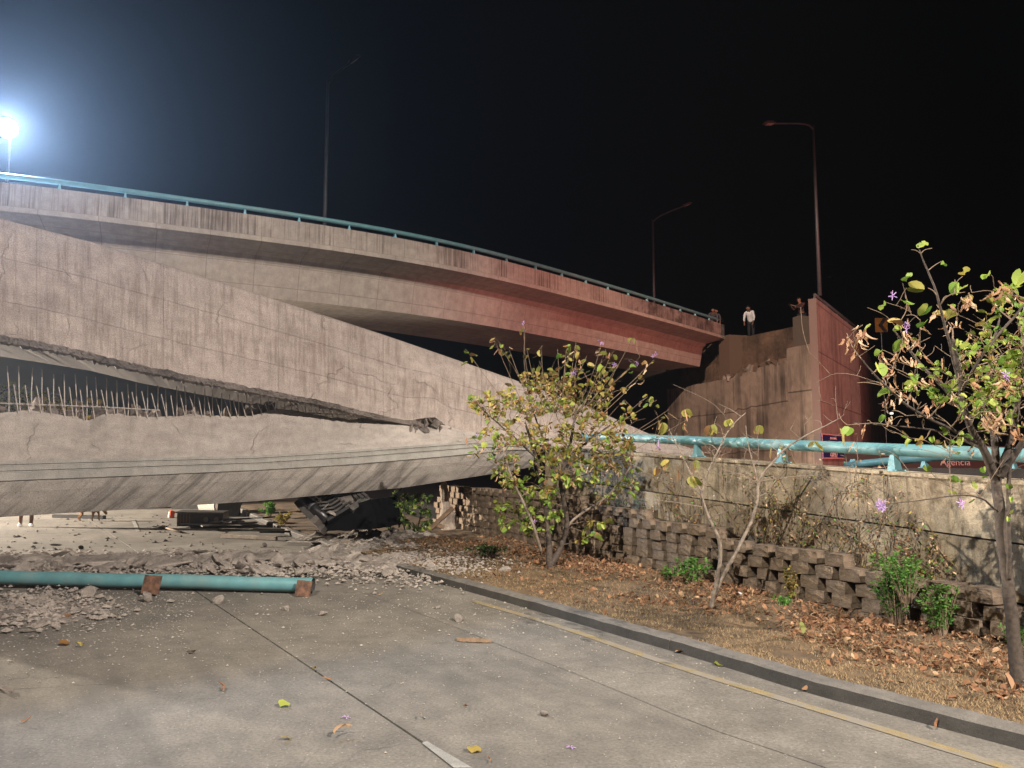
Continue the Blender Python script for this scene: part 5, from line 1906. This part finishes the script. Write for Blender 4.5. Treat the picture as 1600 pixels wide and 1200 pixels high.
# ---- single leaves lying on the road
loose = [(452, 1106, 'round', 'leaf_green', .075, 'fresh green leaf standing on the near road'), (345, 1083, 'curled', 'litter', .10, 'long curled tan leaf on the near road left of centre'),
         (455, 1155, 'round', 'leaf_yellow', .055, 'small yellow leaf on the near road below the green one'), (520, 1157, 'curled', 'litter', .12, 'long brown curled leaf right of the small yellow leaf'),
         (752, 1177, 'round', 'leaf_yellow', .075, 'olive leaf beside the white dash at the bottom of the photo'), (722, 1106, 'curled', 'litter', .05, 'small tan leaf on the road right of the long joint'),
         (652, 1121, 'curled', 'litter', .07, 'thin brown leaf just right of the long joint'), (104, 1010, 'round', 'leaf_yellow', .085, 'dull green leaf on the road at far left'),
         (134, 1011, 'curled', 'leaf_yellow', .075, 'pale curled leaf beside the dull green leaf at left'), (297, 1020, 'round', 'litter', .085, 'flat brown leaf on the road midway between pipe and curled tan leaf'),
         (96, 968, 'round', 'litter', .09, 'orange-brown leaf among the concrete pieces at left'), (1054, 1021, 'round', 'litter', .09, 'yellowish leaf lying close to the kerb joint'),
         (1122, 1043, 'round', 'leaf_yellow', .09, 'round yellow leaf on the road between kerb and yellow line'), (518, 1066, 'curled', 'litter', .06, 'small tan leaf lying on the long road joint, upper'),
         (487, 1048, 'curled', 'leaf_yellow', .06, 'small tan leaf where the two road joints cross'), (590, 932, 'curled', 'litter', .08, 'brown leaf on the road right of the end of the teal pipe'),
         (1462, 1144, 'curled', 'litter', .09, 'thin pale leaf in the gutter near the right edge'), (1250, 1083, 'curled', 'litter', .1, 'reddish leaf scrap in the gutter at the kerb foot'),
         (765, 1195, 'curled', 'litter', .05, 'reddish brown leaf at the very bottom edge right of the white dash'), (30, 1133, 'curled', 'litter', .06, 'dark curled leaf low at far left')]
for px, py, kind, mt, sz, lab in loose:
    p = gr(px, py)
    i = rnd.randrange(5)
    o = put('fallen_leaf', leaf_mesh(kind, i, mt), None, p + Vector((0, 0, .010 + (.12 if kind == 'curled' else .05) * sz)), (rnd.uniform(.02, .22), rnd.uniform(-.12, .12), rnd.uniform(0, 6)), (sz * 1.15,) * 3)
    tag(o, lab, 'leaf', 'fallen leaves on the road')
for px, py, lab in ((541, 1123, 'lilac petal cluster lying on the road left of the long joint'), (892, 1170, 'lilac blossom lying on the road at the bottom of the photo')):
    tag(put('fallen_blossom', FLOWER, None, gr(px, py) + Vector((0, 0, .008)), (.15, .1, 1), (.03,) * 3), lab, 'blossom')
for px, py, mt, lab in ((1254, 996, 'leaf_yellow', 'bright yellow leaf standing in the dry grass of the verge'), (1580, 1085, 'litter', 'large brown leaf on the grass below the right-hand tree trunk')):
    p = gr(px, py, .18)
    tag(put('fallen_leaf', leaf_mesh('bilobed', 1, mt), None, p + Vector((0, 0, .03)), (.9, .2, .6), (.1,) * 3), lab, 'leaf')


# ================================================================== PEOPLE AND DOG
def skin_obj(name, joints, edges, mat, parent, levels=2):
    """joints: list of (Vector local, radius)"""
    me = bpy.data.meshes.new(name)
    me.from_pydata([tuple(p) for p, _ in joints], edges, [])
    me.materials.append(mat)
    o = put(name, me, parent)
    m = o.modifiers.new('skin', 'SKIN')
    for i, (_, r) in enumerate(joints):
        sv = me.skin_vertices[0].data[i]
        rr = r if hasattr(r, '__len__') else (r, r)
        sv.radius = rr
        sv.use_root = (i == 0)
    m.use_smooth_shade = True
    s = o.modifiers.new('sub', 'SUBSURF'); s.levels = levels; s.render_levels = levels
    return o


def person(loc, face, label, shirt, pose='stand', shorts=False, hem=None):
    """face: heading angle of the front (radians, 0 = +x)"""
    o = empty('person', loc, label, 'person', None)
    f = Vector((math.cos(face), math.sin(face), 0)); l = Vector((-f.y, f.x, 0)); z = Vector((0, 0, 1))
    bend = {'stand': .03, 'bend': .30, 'phone': .05, 'lean': .12}[pose]
    def P(x, y, h): return f * x + l * y + z * h
    hip = P(0, 0, .94); chest = P(bend * .8, 0, 1.28 - bend * .08); neck = P(bend * 1.15, 0, 1.47 - bend * .16)
    head = P(bend * 1.15 + .05 + bend * .5, 0, 1.63 - bend * .38)
    step = .09
    legs = {}
    for s in (-1, 1):
        legs[s] = [P(0, s * .09, .90), P(.03 + step * s * .4, s * .11, .50), P(step * s, s * .115, .09), P(step * s + .09, s * .125, .045), P(step * s + .16, s * .13, .035)]
    sh = {s: neck + l * s * .19 - z * .055 for s in (-1, 1)}
    if pose == 'phone':
        arms = {s: [sh[s], sh[s] + f * .18 - z * .2 + l * s * .04, sh[s] + f * .48 - z * .08 - l * s * .1] for s in (-1, 1)}
    elif pose in ('bend', 'lean'):
        arms = {s: [sh[s], sh[s] + f * .05 - z * .29 + l * s * .05, sh[s] + f * .16 - z * .52 + l * s * .02] for s in (-1, 1)}
    else:
        arms = {s: [sh[s], sh[s] - f * .03 - z * .3 + l * s * .05, sh[s] + f * .06 - z * .56 + l * s * .06] for s in (-1, 1)}
    J = [(hip, (.13, .10)), (chest, (.15, .105)), (neck - z * .03, .06), (neck + (head - neck) * .35, .05), (head - z * .03, .085), (head + z * .06, .088), (head + z * .1 , .05)]
    E = [(0, 1), (1, 2), (2, 3), (3, 4), (4, 5), (5, 6)]
    for s in (-1, 1):
        b = len(J)
        J += [(legs[s][0], .085), (legs[s][1], .06), (legs[s][2], .042), (legs[s][3], .035)]
        E += [(0, b), (b, b + 1), (b + 1, b + 2), (b + 2, b + 3)]
        b = len(J)
        hand = arms[s][2] + (arms[s][2] - arms[s][1]).normalized() * .09
        J += [(arms[s][0], .055), (arms[s][1], .04), (arms[s][2], .03), (hand, .026)]
        E += [(2, b), (b, b + 1), (b + 1, b + 2), (b + 2, b + 3)]
        # fingers and thumb
        hd_ = (hand - arms[s][2]).normalized()
        for k in range(4):
            c = len(J)
            q = hand + l * (k - 1.5) * .018 + hd_ * .02
            J += [(q, .009), (q + hd_ * (.05 + .012 * (k in (1, 2))) - f * .006, .007)]
            E += [(b + 3, c), (c, c + 1)]
        c = len(J)
        J += [(arms[s][2] + hd_ * .05 + f * .035, .009)]
        E += [(b + 3, c)]
    skin_obj('body', J, E, M['skin'], o)
    # nose, ears
    mb = MB()
    hp_ = head + o.location
    mb.box(hp_ + f * .085 + z * .02, (.025, .025, .035), (0, 0, face))
    mb.build('nose', M['skin'], o)
    for s in (-1, 1): MB().box(hp_ + l * s * .086 + z * .02, (.03, .018, .055), (0, 0, face)).build('ear', M['skin'], o)
    hr = bmesh.new(); bmesh.ops.create_uvsphere(hr, u_segments=14, v_segments=10, radius=.104)
    for v in list(hr.verts):
        if v.co.z < -.03 + (.075 if v.co.x > .03 else 0): hr.verts.remove(v)
    me = bpy.data.meshes.new('hair'); hr.to_mesh(me); hr.free(); me.materials.append(M['hair'])
    put('hair', me, o, head + z * .055 - f * .012, (0, .0 + bend, face))
    # clothes
    JT = [(hip - z * .06, (.155, .125)), (lerp(hip, chest, .5), (.155, .12)), (chest, (.175, .125)), (neck - z * .05, (.11, .085))]
    ET = [(0, 1), (1, 2), (2, 3)]
    for s in (-1, 1):
        b = len(JT)
        JT += [(arms[s][0], .072), (arms[s][1], .056), (lerp(arms[s][1], arms[s][2], .75), .046)]
        ET += [(3, b), (b, b + 1), (b + 1, b + 2)]
    skin_obj('shirt', JT, ET, M[shirt], o)
    JL = [(hip - z * .02, (.15, .12))]
    EL = []
    for s in (-1, 1):
        b = len(JL)
        end = lerp(legs[s][1], legs[s][2], .25 if shorts else .93)
        JL += [(legs[s][0], .105), (legs[s][1], .078), (end, .066 if not shorts else .08)]
        EL += [(0, b), (b, b + 1), (b + 1, b + 2)]
    skin_obj('trousers', JL, EL, M['trouser'], o)
    for s in (-1, 1):
        skin_obj('shoe', [(legs[s][2] - z * .04 - f * .02, (.055, .05)), (legs[s][3] - z * .0, (.052, .046)), (legs[s][4], (.042, .034))], [(0, 1), (1, 2)], M['shoe'], o)
    if pose == 'phone':
        MB().box(o.location + arms[1][2] + f * .14 - l * .08 + z * .03, (.012, .08, .15), (0, 0, face)).build('phone', M['black'], o)
    return o


person(gr(40, 823), R(-60), 'person in dark shorts and white shoes, only lower legs visible under the girder', 'shirt_grey', 'stand', True)
dq = at(1174, 520, 37.5); dq.z = DECKZ
person(dq, R(-120), 'person in a white long-sleeved shirt bending over the top edge of the abutment', 'shirt_white', 'bend')
dq = at(1253, 500, 35.6); dq.z = DECKZ
person(dq, R(200), 'person in dark clothes holding a phone out, near the abutment corner', 'shirt_red', 'phone')
oe, on_ = opl[-1], oside(len(opl) - 1)
ot = (opl[-1] - opl[-2]).normalized()
for al, lab in ((-.42, 'person mostly hidden behind the right end of the overpass parapet, head nearer the lamp'), (-.1, 'second partly hidden person, lower head at the very end of the parapet')):
    dq = oe + ot * al + on_ * .42
    dq.z = OZ - .57
    person(dq, R(-100), lab, 'shirt_grey', 'bend').scale = (.9, .9, .78)

# dog under the girder edge
q = gr(139, 814)
dg_ = empty('dog', q, 'tan and white dog walking on the road beyond the girder, head lowered', 'dog')
def D(x, y, z_): return Vector((x, y, z_))
J = [(D(-.22, 0, .36), (.085, .10)), (D(-.02, 0, .34), (.085, .10)), (D(.17, 0, .36), (.095, .12)), (D(.29, 0, .38), .065), (D(.38, -.02, .32), .06), (D(.44, -.03, .24), .045), (D(.48, -.03, .17), .028),
     (D(-.33, 0, .40), .02), (D(-.42, 0, .34), .014)]
E = [(0, 1), (1, 2), (2, 3), (3, 4), (4, 5), (5, 6), (0, 7), (7, 8)]
for s in (-1, 1):
    b = len(J)
    J += [(D(.17 + .03 * s, s * .06, .26), .04), (D(.18 + .05 * s, s * .06, .14), .022), (D(.17 + .06 * s, s * .06, .03), .016), (D(.20 + .06 * s, s * .06, .015), .017)]
    E += [(2, b), (b, b + 1), (b + 1, b + 2), (b + 2, b + 3)]
    b = len(J)
    J += [(D(-.20 - .02 * s, s * .06, .26), .05), (D(-.19 - .05 * s, s * .06, .18), .03), (D(-.27 - .05 * s, s * .06, .12), .018), (D(-.26 - .05 * s, s * .06, .03), .015), (D(-.22 - .05 * s, s * .06, .015), .017)]
    E += [(0, b), (b, b + 1), (b + 1, b + 2), (b + 2, b + 3), (b + 3, b + 4)]
skin_obj('body', J, E, M['dog'], dg_)
for s in (-1, 1): MB().add([q + D(.38, s * .045 - .02, .37), q + D(.42, s * .06 - .02, .35), q + D(.37, s * .085 - .02, .27), q + D(.36, s * .05 - .02, .36)], [(0, 1, 2), (0, 2, 3), (0, 3, 1), (1, 3, 2)]).build('ear', M['dog'], dg_)
skin_obj('white_patch', [(D(-.08, -.03, .40), (.075, .07)), (D(.10, -.03, .41), (.075, .07))], [(0, 1)], M['dog_white'], dg_)

# ================================================================== HAZE ADDED TO MAKE THE FLOODLIGHT GLOW
hz = MB().box((0, 80, 11.5), (300, 300, 26)).build('glow_haze', None)
hz['kind'] = 'stuff'
hm = bpy.data.materials.new('glow_air'); hm.use_nodes = True
nt = hm.node_tree
for nd in list(nt.nodes):
    if nd.type != 'OUTPUT_MATERIAL': nt.nodes.remove(nd)
pv = nt.nodes.new('ShaderNodeVolumePrincipled')
pv.inputs['Color'].default_value = (.8, .88, 1.0, 1)
pv.inputs['Density'].default_value = .0013
pv.inputs['Anisotropy'].default_value = .78
nt.links.new(pv.outputs[0], [n for n in nt.nodes if n.type == 'OUTPUT_MATERIAL'][0].inputs['Volume'])
hz.data.materials.append(hm)
